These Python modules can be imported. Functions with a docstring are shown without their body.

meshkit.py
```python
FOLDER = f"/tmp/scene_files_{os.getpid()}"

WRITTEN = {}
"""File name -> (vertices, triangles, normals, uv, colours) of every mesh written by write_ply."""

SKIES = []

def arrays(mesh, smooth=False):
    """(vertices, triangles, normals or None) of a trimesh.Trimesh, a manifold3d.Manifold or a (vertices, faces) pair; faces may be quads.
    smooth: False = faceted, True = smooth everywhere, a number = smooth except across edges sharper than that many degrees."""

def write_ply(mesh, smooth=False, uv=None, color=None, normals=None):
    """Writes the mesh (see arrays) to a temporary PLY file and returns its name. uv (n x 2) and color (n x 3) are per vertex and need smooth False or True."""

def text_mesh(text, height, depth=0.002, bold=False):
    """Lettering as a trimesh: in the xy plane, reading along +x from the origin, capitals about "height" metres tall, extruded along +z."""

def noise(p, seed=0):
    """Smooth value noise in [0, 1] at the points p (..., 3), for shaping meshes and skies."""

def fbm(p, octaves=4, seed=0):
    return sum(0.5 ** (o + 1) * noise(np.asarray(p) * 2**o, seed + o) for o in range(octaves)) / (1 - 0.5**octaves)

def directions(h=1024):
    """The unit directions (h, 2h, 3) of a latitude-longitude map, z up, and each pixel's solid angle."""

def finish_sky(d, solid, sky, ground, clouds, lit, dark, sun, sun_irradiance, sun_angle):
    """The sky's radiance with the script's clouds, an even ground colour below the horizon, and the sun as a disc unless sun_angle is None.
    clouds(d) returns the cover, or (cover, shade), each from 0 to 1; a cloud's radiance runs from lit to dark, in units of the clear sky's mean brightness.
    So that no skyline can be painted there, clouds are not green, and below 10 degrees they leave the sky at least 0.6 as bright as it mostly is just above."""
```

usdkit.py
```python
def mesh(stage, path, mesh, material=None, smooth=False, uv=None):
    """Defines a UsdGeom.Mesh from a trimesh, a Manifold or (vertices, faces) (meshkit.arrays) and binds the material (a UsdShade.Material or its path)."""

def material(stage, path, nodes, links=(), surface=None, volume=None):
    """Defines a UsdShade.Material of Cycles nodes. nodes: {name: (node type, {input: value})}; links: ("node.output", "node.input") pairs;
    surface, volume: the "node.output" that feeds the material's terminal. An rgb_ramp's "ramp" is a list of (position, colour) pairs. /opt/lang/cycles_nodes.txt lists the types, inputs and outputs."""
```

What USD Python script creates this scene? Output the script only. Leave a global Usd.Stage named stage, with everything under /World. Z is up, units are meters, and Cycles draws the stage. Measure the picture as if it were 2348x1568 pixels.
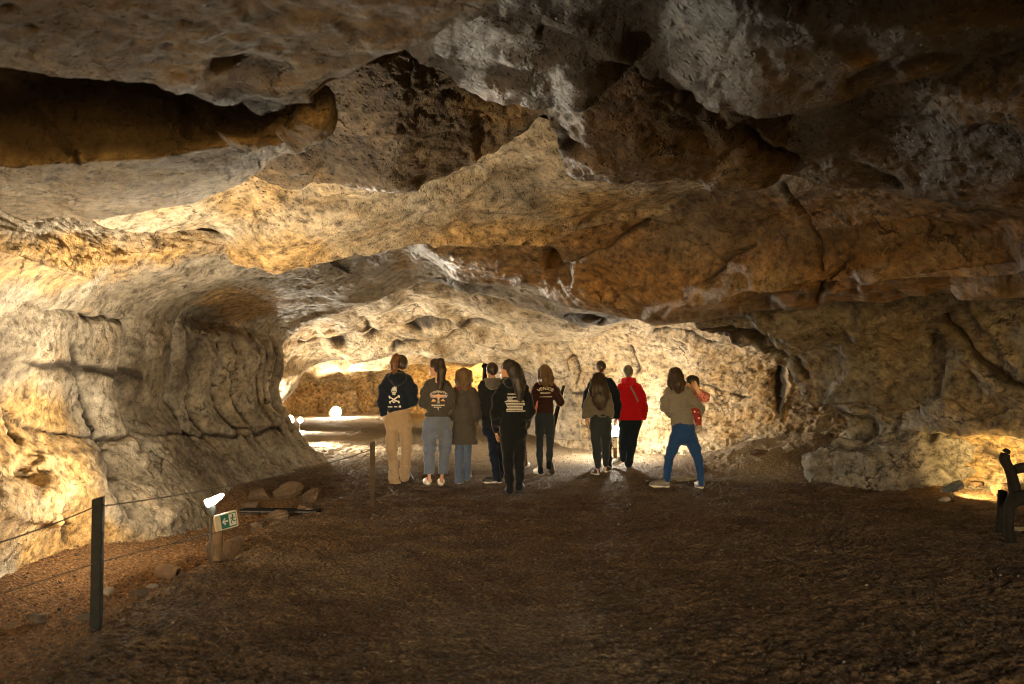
import math, numpy as np, trimesh, usdkit, meshkit
from pxr import Usd, UsdGeom, UsdLux, UsdShade, Gf, Sdf, Vt
from scipy.interpolate import PchipInterpolator, LinearNDInterpolator, NearestNDInterpolator
from scipy.spatial import cKDTree
from scipy.ndimage import gaussian_filter, distance_transform_edt
import manifold3d as m3
import shapely
from shapely import affinity
from shapely.geometry import Polygon, Point, LineString, box as sbox
from shapely.ops import unary_union

stage = Usd.Stage.CreateInMemory()
UsdGeom.SetStageUpAxis(stage, 'Z'); UsdGeom.SetStageMetersPerUnit(stage, 1.0)
UsdGeom.Xform.Define(stage, '/World'); UsdGeom.Scope.Define(stage, '/World/Looks')

# ---------------------------------------------------------------- camera, sky, daylight from the cave mouth, exposure
EYE, PITCH, FOC = 1.45, math.atan(83 / 2282), 2282.0       # pixel units of a 2347 x 1568 view
cam = UsdGeom.Camera.Define(stage, '/World/camera')
cam.CreateFocalLengthAttr(35.0); cam.CreateHorizontalApertureAttr(36.0); cam.CreateVerticalApertureAttr(36.0 * 684 / 1024)
cam.CreateFStopAttr(2.8); cam.CreateFocusDistanceAttr(12.5)
cam.CreateExposureAttr(3.2)
cam.AddTranslateOp().Set((0, 0, EYE)); cam.AddRotateXOp().Set(90 + math.degrees(PITCH))
SUN_DIR = np.array([0.02, -1.0, 0.17]); SUN_DIR /= np.linalg.norm(SUN_DIR)     # towards the low overcast glow outside the mouth, behind the camera
sky_el, sky_rot = math.asin(SUN_DIR[2]), math.atan2(SUN_DIR[0], SUN_DIR[1])
dome = UsdLux.DomeLight.Define(stage, '/World/sky')
skym = usdkit.material(stage, '/World/Looks/sky_look', {
    'sky': ('sky_texture', {'sky_type': 'single_scattering', 'sun_disc': False, 'sun_elevation': float(sky_el), 'sun_rotation': float(sky_rot)}),
    'bg': ('background_shader', {'strength': 0.042})}, [('sky.color', 'bg.color')], surface='bg.background')
UsdShade.MaterialBindingAPI.Apply(dome.GetPrim()).Bind(skym)
dome.GetPrim().SetCustomDataByKey('kind', 'structure'); dome.GetPrim().SetCustomDataByKey('label', 'daylight sky outside the cave mouth')
sun = UsdLux.DistantLight.Define(stage, '/World/sun')
sun.CreateIntensityAttr(0.024); sun.CreateAngleAttr(12.0); sun.CreateNormalizeAttr(True); sun.CreateColorAttr(Gf.Vec3f(1.0, 0.95, 0.86))
sun.AddRotateXOp().Set(0)
def aim(xf, d):      # -z axis along d
    d = np.asarray(d, float) / np.linalg.norm(d); z = -d
    x = np.cross([0, 0, 1.0], z); x /= np.linalg.norm(x); y = np.cross(z, x)
    m = Gf.Matrix4d(*x, 0, *y, 0, *z, 0, 0, 0, 0, 1)
    return m
sx = UsdGeom.Xformable(sun); sx.ClearXformOpOrder(); sx.AddTransformOp().Set(aim(None, -SUN_DIR))

# ---------------------------------------------------------------- helpers
CP, SP = math.cos(PITCH), math.sin(PITCH)
def P(x, y, D):      # point of the world seen at a place of the photograph, D metres ahead of the camera
    u, v = (np.asarray(x, float) - 1173.5) / FOC, (784 - np.asarray(y, float)) / FOC
    k = D / (CP - v * SP)
    return np.stack([u * k, D + 0 * k, EYE + (v * CP + SP) * k], -1)
def px(p):           # back: where a world point stands in the photograph
    p = np.asarray(p, float); d = p - [0, 0, EYE]
    dep = np.maximum(d[..., 1] * CP + d[..., 2] * SP, 0.05); up = -d[..., 1] * SP + d[..., 2] * CP
    return np.stack([1173.5 + FOC * d[..., 0] / dep, 784 - FOC * up / dep], -1)
def ground_at(x, y): # where the line of sight meets the level floor
    return EYE * FOC / (y - 867.0)
names = {}
def path_of(name, parent):
    base = str(parent.GetPath()) if parent is not None else '/World'
    key = (base, name); n = names.get(key, 0); names[key] = n + 1
    return f'{base}/{name}' + (f'_{n:03d}' if n else '')
def tag(o, label=None, cat=None, group=None, kind=None):
    p = o.GetPrim() if hasattr(o, 'GetPrim') else o
    for k, v in (('label', label), ('category', cat), ('group', group), ('kind', kind)):
        if v: p.SetCustomDataByKey(k, v)
    return p
def obj(name, mesh, mat, parent=None, smooth=30, label=None, cat=None, group=None, kind=None, uv=None, attrs=None):
    m = usdkit.mesh(stage, path_of(name, parent), mesh, M[mat] if isinstance(mat, str) else mat, smooth=smooth, uv=uv)
    for k, a in (attrs or {}).items():
        UsdGeom.PrimvarsAPI(m).CreatePrimvar(k, Sdf.ValueTypeNames.FloatArray, 'vertex').Set(Vt.FloatArray.FromNumpy(np.asarray(a, np.float32)))
    return tag(m, label, cat, group, kind)
def thing(name, label, cat, loc=(0, 0, 0), rz=0.0, group=None):
    x = UsdGeom.Xform.Define(stage, path_of(name, None))
    x.AddTranslateOp().Set(tuple(float(c) for c in loc)); x.AddRotateZOp().Set(float(rz))
    return tag(x, label, cat, group)
cat_ = trimesh.util.concatenate
def noise(p, s, seed=0): return meshkit.noise(np.asarray(p) * s, seed)
def fbm(p, s, o=4, seed=0): return meshkit.fbm(np.asarray(p) * s, o, seed)
def ridged(p, s, o=4, seed=0):
    p = np.asarray(p) * s; t = 0; a = 0.5; tot = 0
    for k in range(o):
        n = 1 - np.abs(2 * meshkit.noise(p * 2 ** k, seed + k) - 1); t = t + a * n * n; tot += a; a *= 0.5
    return t / tot
def smooth01(x, a, b):
    t = np.clip((np.asarray(x, float) - a) / (b - a), 0, 1); return t * t * (3 - 2 * t)

# ---------------------------------------------------------------- materials
M = {}
def mat(name, nodes, links, surface='p.BSDF', volume=None):
    M[name] = usdkit.material(stage, '/World/Looks/' + name + '_look', nodes, links, surface=surface, volume=volume); return M[name]
def plain(name, col, rough=0.6, var=0.25, scale=30, bump=0.0, bscale=120, metallic=0.0, spec=0.5, sheen=0.0, coord='object'):
    c = np.array(col, float)
    nodes = {'t': ('texture_coordinate', {}), 'n': ('noise_texture', {'scale': scale, 'detail': 6.0, 'roughness': 0.6}),
             'r': ('rgb_ramp', {'ramp': [(0.3, tuple(c * (1 - var))), (0.7, tuple(np.minimum(c * (1 + var), 0.95)))]}),
             'n2': ('noise_texture', {'scale': bscale, 'detail': 4.0, 'roughness': 0.6}),
             'b': ('bump', {'strength': 1.0 if bump else 0.0, 'distance': bump if bump else 0.001}),
             'p': ('principled_bsdf', {'roughness': rough, 'metallic': metallic, 'specular_ior_level': spec, 'sheen_weight': sheen, 'sheen_roughness': 0.32, 'sheen_tint': tuple(np.minimum(1.0, 0.35 + 1.2 * c))})}
    links = [(f't.{coord}', 'n.vector'), (f't.{coord}', 'n2.vector'), ('n.fac', 'r.fac'), ('r.color', 'p.base_color'), ('n2.fac', 'b.height'), ('b.normal', 'p.normal')]
    return mat(name, nodes, links)
def lamp_mat(name, col, strength):
    return mat(name, {'e': ('emission', {'color': col, 'strength': strength})}, [], surface='e.emission')

def rock_mat(name, pale, mid, dark, ochre, rough=0.72, bump=0.052, pit=0.5, streak=(1, 1, 1), bscale=9.0, cscale=1.1):
    nodes = {
        'g': ('geometry', {}),
        'map': ('mapping', {'scale': streak}),
        'n1': ('noise_texture', {'scale': 1.1, 'detail': 8.0, 'roughness': 0.62, 'distortion': 0.6}),
        'n2': ('noise_texture', {'scale': 8.0, 'detail': 10.0, 'roughness': 0.75}),
        'n3': ('noise_texture', {'scale': 2.3, 'detail': 7.0, 'roughness': 0.6, 'distortion': 0.3}),
        'nb': ('noise_texture', {'scale': bscale, 'detail': 12.0, 'roughness': 0.66}),
        'nr': ('noise_texture', {'scale': bscale * 0.45, 'detail': 8.0, 'roughness': 0.6, 'type': 'ridged_multifractal'}),
        'vo': ('voronoi_texture', {'scale': 22.0, 'feature': 'f1', 'randomness': 1.0, 'detail': 1.0}),
        'r1': ('rgb_ramp', {'ramp': [(0.30, dark), (0.46, mid), (0.64, pale)]}),
        'r2': ('rgb_ramp', {'ramp': [(0.37, (0.26, 0.235, 0.205)), (0.47, (0.82, 0.80, 0.77)), (0.62, (1.28, 1.25, 1.19))]}),
        'ro': ('rgb_ramp', {'ramp': [(0.32, tuple(0.5 * c for c in ochre)), (0.6, ochre), (0.75, tuple(min(1.0, 1.35 * c + 0.04) for c in ochre))]}),
        'oc': ('attribute', {'attribute': 'ochre'}), 'dk': ('attribute', {'attribute': 'dark'}), 'wt': ('attribute', {'attribute': 'wet'}),
        'oa': ('math', {'math_type': 'multiply_add', 'value2': 1.6, 'value3': -0.8}),
        'ob': ('math', {'math_type': 'add', 'use_clamp': True}),
        'm1': ('mix_color', {'blend_type': 'mix'}),
        'm2': ('mix_color', {'blend_type': 'multiply', 'fac': 1.0, 'use_clamp': False}),
        'm3': ('mix_color', {'blend_type': 'mix', 'b': (0.03, 0.022, 0.014)}),
        'da': ('math', {'math_type': 'multiply_add', 'value2': 1.1, 'value3': -0.55}),
        'db': ('math', {'math_type': 'multiply', 'use_clamp': True}),
        'dc': ('math', {'math_type': 'add', 'use_clamp': True}),
        'pit': ('map_range', {'from_min': 0.0, 'from_max': 0.55, 'to_min': -pit, 'to_max': 0.0, 'clamp': True}),
        'h1': ('math', {'math_type': 'add'}), 'h2': ('math', {'math_type': 'multiply_add', 'value2': 0.10}),
        'wn': ('noise_texture', {'scale': 2.6, 'detail': 5.0, 'roughness': 0.6}), 'wv': ('vector_math', {'math_type': 'multiply_add', 'vector2': (0.7, 0.7, 0.7)}),
        'cr': ('voronoi_texture', {'scale': cscale, 'feature': 'distance_to_edge', 'randomness': 1.0}), 'cm': ('map_range', {'from_min': 0.0, 'from_max': 0.020, 'to_min': 1.0, 'to_max': 0.0, 'clamp': True}),
        'ck': ('map_range', {'from_min': 0.55, 'from_max': 0.63, 'to_min': 0.0, 'to_max': 1.0, 'clamp': True}), 'cx': ('math', {'math_type': 'multiply', 'use_clamp': True}),
        'ch': ('math', {'math_type': 'multiply_add', 'value2': -0.9}), 'cf': ('math', {'math_type': 'multiply', 'value2': 0.8, 'use_clamp': True}), 'm4': ('mix_color', {'blend_type': 'mix', 'b': (0.018, 0.013, 0.009)}),
        'b': ('bump', {'strength': 1.0, 'distance': bump}),
        'rg': ('map_range', {'from_min': 0.0, 'from_max': 1.0, 'to_min': rough, 'to_max': 0.34, 'clamp': True}),
        'p': ('principled_bsdf', {'specular_ior_level': 0.25}),
    }
    links = [('g.position', 'map.vector')] + [('map.vector', f'{k}.vector') for k in ('n1', 'n2', 'n3', 'nb', 'nr', 'vo')] + [
        ('n1.fac', 'r1.fac'), ('n2.fac', 'r2.fac'), ('n2.fac', 'ro.fac'),
        ('n3.fac', 'oa.value1'), ('oa.result' if 0 else 'oa.value', 'ob.value1'), ('oc.fac', 'ob.value2'),
        ('ob.value', 'm1.fac'), ('r1.color', 'm1.a'), ('ro.color', 'm1.b'),
        ('m1.result', 'm2.a'), ('r2.color', 'm2.b'), ('m2.result', 'm3.a'),
        ('n3.fac', 'da.value1'), ('da.value', 'dc.value1'), ('dk.fac', 'dc.value2'), ('dc.value', 'db.value1'), ('dk.fac', 'db.value2'), ('db.value', 'm3.fac'),
        ('map.vector', 'wn.vector'), ('wn.color', 'wv.vector1'), ('map.vector', 'wv.vector3'), ('wv.vector', 'cr.vector'), ('cr.distance', 'cm.value'), ('n1.fac', 'ck.value'), ('cm.result', 'cx.value1'), ('ck.result', 'cx.value2'), ('cx.value', 'cf.value1'), ('cf.value', 'm4.fac'), ('m3.result', 'm4.a'), ('m4.result', 'p.base_color'), ('wt.fac', 'rg.value'), ('rg.result', 'p.roughness'),
        ('vo.distance', 'pit.value'), ('nb.fac', 'h1.value1'), ('pit.result', 'h1.value2'), ('nr.fac', 'h2.value1'), ('h1.value', 'h2.value3'), ('cx.value', 'ch.value1'), ('h2.value', 'ch.value3'), ('ch.value', 'b.height'), ('b.normal', 'p.normal')]
    return mat(name, nodes, links)
rock_mat('cave_rock', (0.34, 0.30, 0.235), (0.20, 0.168, 0.122), (0.075, 0.058, 0.04), (0.36, 0.225, 0.085), bump=0.052)
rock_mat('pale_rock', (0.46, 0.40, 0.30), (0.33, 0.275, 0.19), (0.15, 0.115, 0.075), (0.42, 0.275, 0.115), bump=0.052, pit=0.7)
rock_mat('grey_rock', (0.22, 0.208, 0.182), (0.125, 0.117, 0.100), (0.045, 0.040, 0.032), (0.24, 0.165, 0.075), bump=0.06, pit=0.6)
rock_mat('brown_rock', (0.21, 0.165, 0.105), (0.115, 0.085, 0.05), (0.04, 0.029, 0.017), (0.27, 0.15, 0.05), bump=0.052, rough=0.6)
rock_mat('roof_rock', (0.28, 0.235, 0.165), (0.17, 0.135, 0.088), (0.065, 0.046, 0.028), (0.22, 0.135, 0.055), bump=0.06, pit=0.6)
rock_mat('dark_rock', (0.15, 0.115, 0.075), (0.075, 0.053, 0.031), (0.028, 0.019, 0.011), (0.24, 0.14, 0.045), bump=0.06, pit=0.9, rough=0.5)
# ---------------------------------------------------------------- the cave: rock masses, each a sheet with its own distance, lip and back
def curve_row(row, n):
    r = np.array(row, float); s = np.r_[0, np.cumsum(np.hypot(np.diff(r[:, 0]), np.diff(r[:, 1])) + 1e-6)]
    return PchipInterpolator(s / s[-1], r)(np.linspace(0, 1, n))
def seg_dist(q, line):
    best = np.full(len(q), 1e9)
    for a, b in zip(np.array(line[:-1], float), np.array(line[1:], float)):
        ab = b - a; t = np.clip(((q - a) @ ab) / (ab @ ab + 1e-9), 0, 1)
        best = np.minimum(best, np.hypot(*(q - a - t[:, None] * ab).T))
    return best
def blobs(q, p, items, seed=0):
    out = np.zeros(len(q)); w = (fbm(p, 1.3, 4, 91 + seed) - 0.5) * 0.9
    for (x, y, rx, ry, val) in items:
        d = np.hypot((q[:, 0] - x) / rx, (q[:, 1] - y) / ry) + w
        out += val * (1 - smooth01(d, 0.55, 1.15))
    return np.clip(out, -1, 1.2)
def rock_relief(p, q, amp=1.0, seed=0, facet=0.10, cell=1.1, fine=1.0):
    """Height of the rock surface over its broad shape, in metres, at world points."""
    st = p * [1.0, 0.75, 1.35]
    warp = np.stack([fbm(st, 0.9, 3, seed + 11), fbm(st, 0.9, 3, seed + 12), fbm(st, 0.9, 3, seed + 13)], -1) - 0.5
    w = st + 0.9 * warp
    rng = np.random.default_rng(seed + 5)
    lo, hi = w.min(0) - 1, w.max(0) + 1
    n = int(min(9000, max(60, np.prod((hi - lo) / cell) * 0.55)))
    c = rng.uniform(lo, hi, (n, 3)); g = rng.normal(0, 1, (n, 3)); g /= np.linalg.norm(g, axis=1, keepdims=True)
    dd, ii = cKDTree(c).query(w, k=4)
    wt = np.exp(-(dd - dd[:, :1]) / (0.05 * cell)); wt /= wt.sum(1, keepdims=True)
    h = facet * 1.1 / cell * sum(wt[:, k] * np.einsum('ij,ij->i', w - c[ii[:, k]], g[ii[:, k]]) for k in range(4))
    c2 = cell * 0.36; n2 = int(min(40000, max(100, np.prod((hi - lo) / c2) * 0.4)))
    cc = rng.uniform(lo, hi, (n2, 3)); g2 = rng.normal(0, 1, (n2, 3)); g2 /= np.linalg.norm(g2, axis=1, keepdims=True)
    d2, i2 = cKDTree(cc).query(w + 0.25 * warp, k=3)
    wt = np.exp(-(d2 - d2[:, :1]) / (0.05 * c2)); wt /= wt.sum(1, keepdims=True)
    h += facet * 0.22 / c2 * sum(wt[:, k] * np.einsum('ij,ij->i', w - cc[i2[:, k]], g2[i2[:, k]]) for k in range(3)) * smooth01(fbm(st, 0.6, 2, seed + 41), 0.35, 0.6)
    h += amp * 0.08 * (fbm(st, 0.7, 3, seed) - 0.5)
    h += amp * 0.022 * (0.5 - ridged(w, 1.2, 4, seed + 3))
    r = ridged(w * [1, 1, 1.3], 5.5, 3, seed + 7)
    lump = ridged(w, 3.1, 3, seed + 8)
    h += 1.25 * fine * (0.026 * (fbm(p, 6.0, 3, seed + 21) - 0.5) - 0.024 * r - 0.013 * lump + 0.014 * (noise(p, 26.0, seed + 24) - 0.5))
    pit = noise(p + 0.05 * warp, 13.0, seed + 31); h -= fine * 0.018 * smooth01(pit, 0.60, 0.82) * smooth01(fbm(p, 0.8, 2, seed + 33), 0.42, 0.6)
    return h
RAY = []
def finish_sheet(name, p, mat_, label, seed, ochre=(), dark=(), wet=(), ridges=(), relief={}, calm=None, base=(0, 0, 0), cat='rock', crack_shades=None):
    nr, nc = p.shape[:2]
    du, dv = np.gradient(p, axis=1), np.gradient(p, axis=0)
    n = np.cross(du, dv); n /= np.linalg.norm(n, axis=-1, keepdims=True) + 1e-12
    view = np.array([0, 0, EYE]) - p
    vis = np.einsum('ijk,ijk->ij', n, view / np.linalg.norm(view, axis=-1, keepdims=True))
    if calm is None: calm = np.ones((nr, nc))
    if np.sum(vis * (np.abs(calm) > 0)) < 0: n = -n; flip = True
    else: flip = False
    pf, nf = p.reshape(-1, 3), n.reshape(-1, 3)
    q = px(pf); crack_shade = np.zeros(len(pf)) if crack_shades is None else crack_shades.ravel().copy()
    h = rock_relief(pf, q, seed=seed, **relief)
    for (line, width, depth, *oth) in ridges:          # cracks (negative) and ribs (positive) traced along the rock
        l0, l1 = np.array(line, float).min(0) - 4 * width - 40, np.array(line, float).max(0) + 4 * width + 40
        s_ = np.nonzero(((q > l0) & (q < l1)).all(1))[0]
        if not len(s_): continue
        ps_ = pf[s_]; jit = np.stack([fbm(ps_, 1.7, 3, seed + 52), fbm(ps_, 1.7, 3, seed + 53)], -1) - 0.5
        d = seg_dist(q[s_] + jit * (24 + 2.2 * width), line)
        wd = width * (0.5 + 1.1 * noise(ps_, 2.1, seed + 54)); kd = smooth01(fbm(ps_, 1.1, 2, seed + 55), 0.25, 0.6) * 0.8 + 0.3
        if depth < 0 and width < 12: crack_shade[s_] = np.maximum(crack_shade[s_], 1.1 * kd * np.exp(-(d / (wd * 0.8)) ** 2))  # shade of narrow cracks, painted into the rock colour as a dark tint
        h[s_] += depth * kd * (np.exp(-d / wd * 1.3) if depth < 0 and width < 12 else np.exp(-(d / wd) ** 2))
    h = h * calm.ravel()
    v = pf + nf * h[:, None]
    i, j = np.meshgrid(np.arange(nr - 1), np.arange(nc - 1), indexing='ij'); a = (i * nc + j).ravel()
    f = np.stack([a, a + 1, a + nc + 1, a + nc], 1)
    f = np.vstack([f[:, [0, 1, 2]], f[:, [0, 2, 3]]])
    if flip: f = f[:, ::-1]
    oc = base[0] + blobs(q, pf, ochre, seed) if len(ochre) else np.full(len(v), base[0])
    dk = base[1] + blobs(q, pf, dark, seed + 1) if len(dark) else np.full(len(v), base[1])
    wt = base[2] + blobs(q, pf, wet, seed + 2) if len(wet) else np.full(len(v), base[2])
    RAY.append((v, f))
    return obj(name, (v, f), mat_, None, smooth=True, label=label, cat=cat, kind='structure', attrs={'ochre': oc, 'dark': np.clip(dk + crack_shade, 0, 1), 'wet': np.clip(wet if np.isscalar(wet) else wt, 0, 1)})
def sheet(name, rows, mat_, label, nr=260, nc=560, seed=0, wrows=(), **kw):
    nr, nc = int(nr * .9), int(nc * .9)
    ctrl = [P(*curve_row(r, nc).T) for r in rows]
    ctrl = [np.stack([np.linspace(w[0][k], w[1][k], nc) for k in range(3)], -1) for w in wrows] + ctrl
    C = np.array(ctrl)
    step = np.r_[0, np.cumsum(np.maximum(np.linalg.norm(np.diff(C, axis=0), axis=-1).mean(1), 0.05))]
    # more rows where the surface shows large in the photograph
    q = px(C); pxstep = np.r_[0, np.cumsum(np.maximum(np.hypot(*np.moveaxis(np.diff(q, axis=0), -1, 0)).mean(1).clip(0, 500), 4))]
    t = np.interp(np.linspace(0, pxstep[-1], nr), pxstep, step)
    p = PchipInterpolator(step, C, axis=0)(t)
    return finish_sheet(name, p, mat_, label, seed, **kw)
def off(row, dx=0, dy=0, dD=0): return [(x + dx, y + dy, D + dD) for x, y, D in row]

# S1 the nearest hanging slab, upper left
lip = [(-350, 168, 4.5), (0, 166, 4.6), (100, 178, 4.6), (200, 182, 4.6), (330, 186, 4.6), (440, 224, 4.7), (540, 240, 4.8), (640, 247, 4.85), (700, 247, 4.9), (742, 226, 4.9), (700, 150, 5.6)]
rec = [(-350, 378, 5.5), (0, 383, 5.5), (160, 376, 5.5), (300, 370, 5.5), (430, 352, 5.55), (510, 338, 5.6), (600, 315, 5.5), (680, 292, 5.4), (730, 272, 5.3), (745, 252, 5.25), (700, 180, 6.0)]
rect = [(-350, 138, 5.1), (0, 138, 5.2), (200, 148, 5.2), (330, 156, 5.2), (440, 194, 5.25), (540, 222, 5.25), (600, 250, 5.1), (660, 266, 5.02), (715, 262, 5.0), (744, 238, 5.0), (700, 165, 5.7)]
far1 = [(-350, 490, 7.4), (0, 512, 7.4), (200, 515, 7.3), (350, 500, 7.2), (480, 470, 7.0), (570, 430, 6.8), (640, 378, 6.5), (700, 332, 6.2), (722, 288, 6.1), (690, 220, 6.8)]
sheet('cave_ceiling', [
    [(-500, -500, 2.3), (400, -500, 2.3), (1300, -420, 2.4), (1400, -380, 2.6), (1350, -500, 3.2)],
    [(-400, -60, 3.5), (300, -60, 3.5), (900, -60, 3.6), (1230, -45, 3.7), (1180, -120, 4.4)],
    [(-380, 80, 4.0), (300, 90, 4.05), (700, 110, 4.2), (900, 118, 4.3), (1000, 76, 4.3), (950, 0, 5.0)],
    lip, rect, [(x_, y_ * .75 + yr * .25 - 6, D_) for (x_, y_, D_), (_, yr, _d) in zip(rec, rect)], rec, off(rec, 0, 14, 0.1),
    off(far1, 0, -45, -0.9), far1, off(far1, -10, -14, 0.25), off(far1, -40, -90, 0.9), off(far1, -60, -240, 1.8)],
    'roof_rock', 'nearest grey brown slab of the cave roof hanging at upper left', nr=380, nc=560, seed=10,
    wrows=[((-7, -5.2, 3.3), (1.2, -5.2, 3.1)), ((-5, -1, 2.95), (1.2, -1, 2.8))],
    ridges=[([(440, 262), (540, 318), (650, 330), (720, 320)], 12, 0.07), ([(-50, 300), (70, 260), (140, 330), (170, 380)], 8, -0.06), ([(430, 240), (450, 290)], 25, -0.10), ([(490, 165), (560, 165), (640, 185)], 18, -0.10)],
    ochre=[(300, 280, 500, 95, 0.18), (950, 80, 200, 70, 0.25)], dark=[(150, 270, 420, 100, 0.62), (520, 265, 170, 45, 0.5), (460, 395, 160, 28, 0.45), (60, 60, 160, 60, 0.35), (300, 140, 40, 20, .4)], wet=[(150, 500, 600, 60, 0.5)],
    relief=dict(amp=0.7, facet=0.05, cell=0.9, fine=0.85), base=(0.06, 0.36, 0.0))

# S2 dark lobes across the top right
s2 = [(780, 30, 6.4), (860, 62, 6.4), (960, 112, 6.5), (1060, 190, 6.6), (1150, 232, 6.6), (1250, 262, 6.6), (1340, 240, 6.4), (1430, 196, 6.4), (1478, 165, 6.2), (1510, 166, 6.0), (1560, 198, 5.9), (1650, 243, 5.8), (1740, 270, 5.7), (1850, 257, 5.6), (1950, 232, 5.4), (2050, 190, 5.3), (2180, 152, 5.1), (2347, 128, 5.0), (2750, 90, 4.7)]
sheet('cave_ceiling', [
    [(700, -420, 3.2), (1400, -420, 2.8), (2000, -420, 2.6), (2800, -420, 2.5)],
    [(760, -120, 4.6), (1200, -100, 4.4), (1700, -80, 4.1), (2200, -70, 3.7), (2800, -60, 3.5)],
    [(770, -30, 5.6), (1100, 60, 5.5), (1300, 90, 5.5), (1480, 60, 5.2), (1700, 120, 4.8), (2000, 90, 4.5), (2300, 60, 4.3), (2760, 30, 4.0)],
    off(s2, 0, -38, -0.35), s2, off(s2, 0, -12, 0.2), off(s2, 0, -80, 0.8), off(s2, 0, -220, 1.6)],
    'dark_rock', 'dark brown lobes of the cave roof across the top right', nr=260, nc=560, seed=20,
    wrows=[((0.4, -5.2, 3.2), (7, -5.2, 3.2)), ((0.6, -1, 2.95), (6, -1, 2.9))],
    ridges=[([(1060, 185), (1150, 215), (1260, 160), (1350, 130), (1440, 140)], 16, 0.07), ([(1100, 60), (1250, 100), (1400, 110), (1520, 160), (1640, 240)], 26, 0.06), ([(1950, 215), (2030, 150), (2120, 112), (2200, 108)], 10, -0.04), ([(1250, 90), (1380, 135), (1450, 150)], 16, -0.1)],
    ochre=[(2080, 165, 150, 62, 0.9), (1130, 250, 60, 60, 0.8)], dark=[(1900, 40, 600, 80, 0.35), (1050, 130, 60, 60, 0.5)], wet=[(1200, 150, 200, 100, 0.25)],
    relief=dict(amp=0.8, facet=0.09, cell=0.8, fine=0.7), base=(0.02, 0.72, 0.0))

# S3 pitted lobe and round boulder behind them, then the dark band to the right
s3 = [(480, 380, 8.6), (600, 424, 8.5), (660, 433, 8.5), (780, 441, 8.5), (900, 450, 8.5), (1000, 421, 8.7), (1100, 366, 8.8), (1200, 298, 8.6), (1244, 262, 8.3), (1262, 300, 8.0), (1280, 350, 7.7), (1310, 394, 7.6), (1350, 414, 7.5), (1450, 424, 7.5), (1560, 415, 7.6), (1650, 428, 7.8), (1740, 436, 7.8), (1820, 412, 7.8), (1900, 438, 7.7), (2000, 452, 7.6), (2100, 462, 7.4), (2200, 472, 7.1), (2347, 482, 6.7), (2750, 500, 6.0)]
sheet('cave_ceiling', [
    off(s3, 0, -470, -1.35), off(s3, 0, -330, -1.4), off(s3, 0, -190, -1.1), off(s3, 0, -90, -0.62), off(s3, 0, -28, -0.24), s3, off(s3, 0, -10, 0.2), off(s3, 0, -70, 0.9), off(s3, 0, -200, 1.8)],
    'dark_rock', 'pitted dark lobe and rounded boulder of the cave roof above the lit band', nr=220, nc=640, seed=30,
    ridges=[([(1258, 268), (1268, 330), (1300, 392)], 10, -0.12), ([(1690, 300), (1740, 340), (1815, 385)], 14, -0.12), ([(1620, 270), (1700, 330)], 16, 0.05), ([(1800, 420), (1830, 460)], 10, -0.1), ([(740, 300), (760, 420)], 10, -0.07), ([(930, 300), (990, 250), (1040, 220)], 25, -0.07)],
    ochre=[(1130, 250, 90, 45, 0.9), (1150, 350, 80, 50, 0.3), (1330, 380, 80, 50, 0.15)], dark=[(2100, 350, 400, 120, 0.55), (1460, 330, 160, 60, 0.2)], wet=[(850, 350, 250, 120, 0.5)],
    relief=dict(amp=0.8, facet=0.09, cell=0.75, fine=0.95), base=(0.08, 0.3, 0.05))

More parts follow.
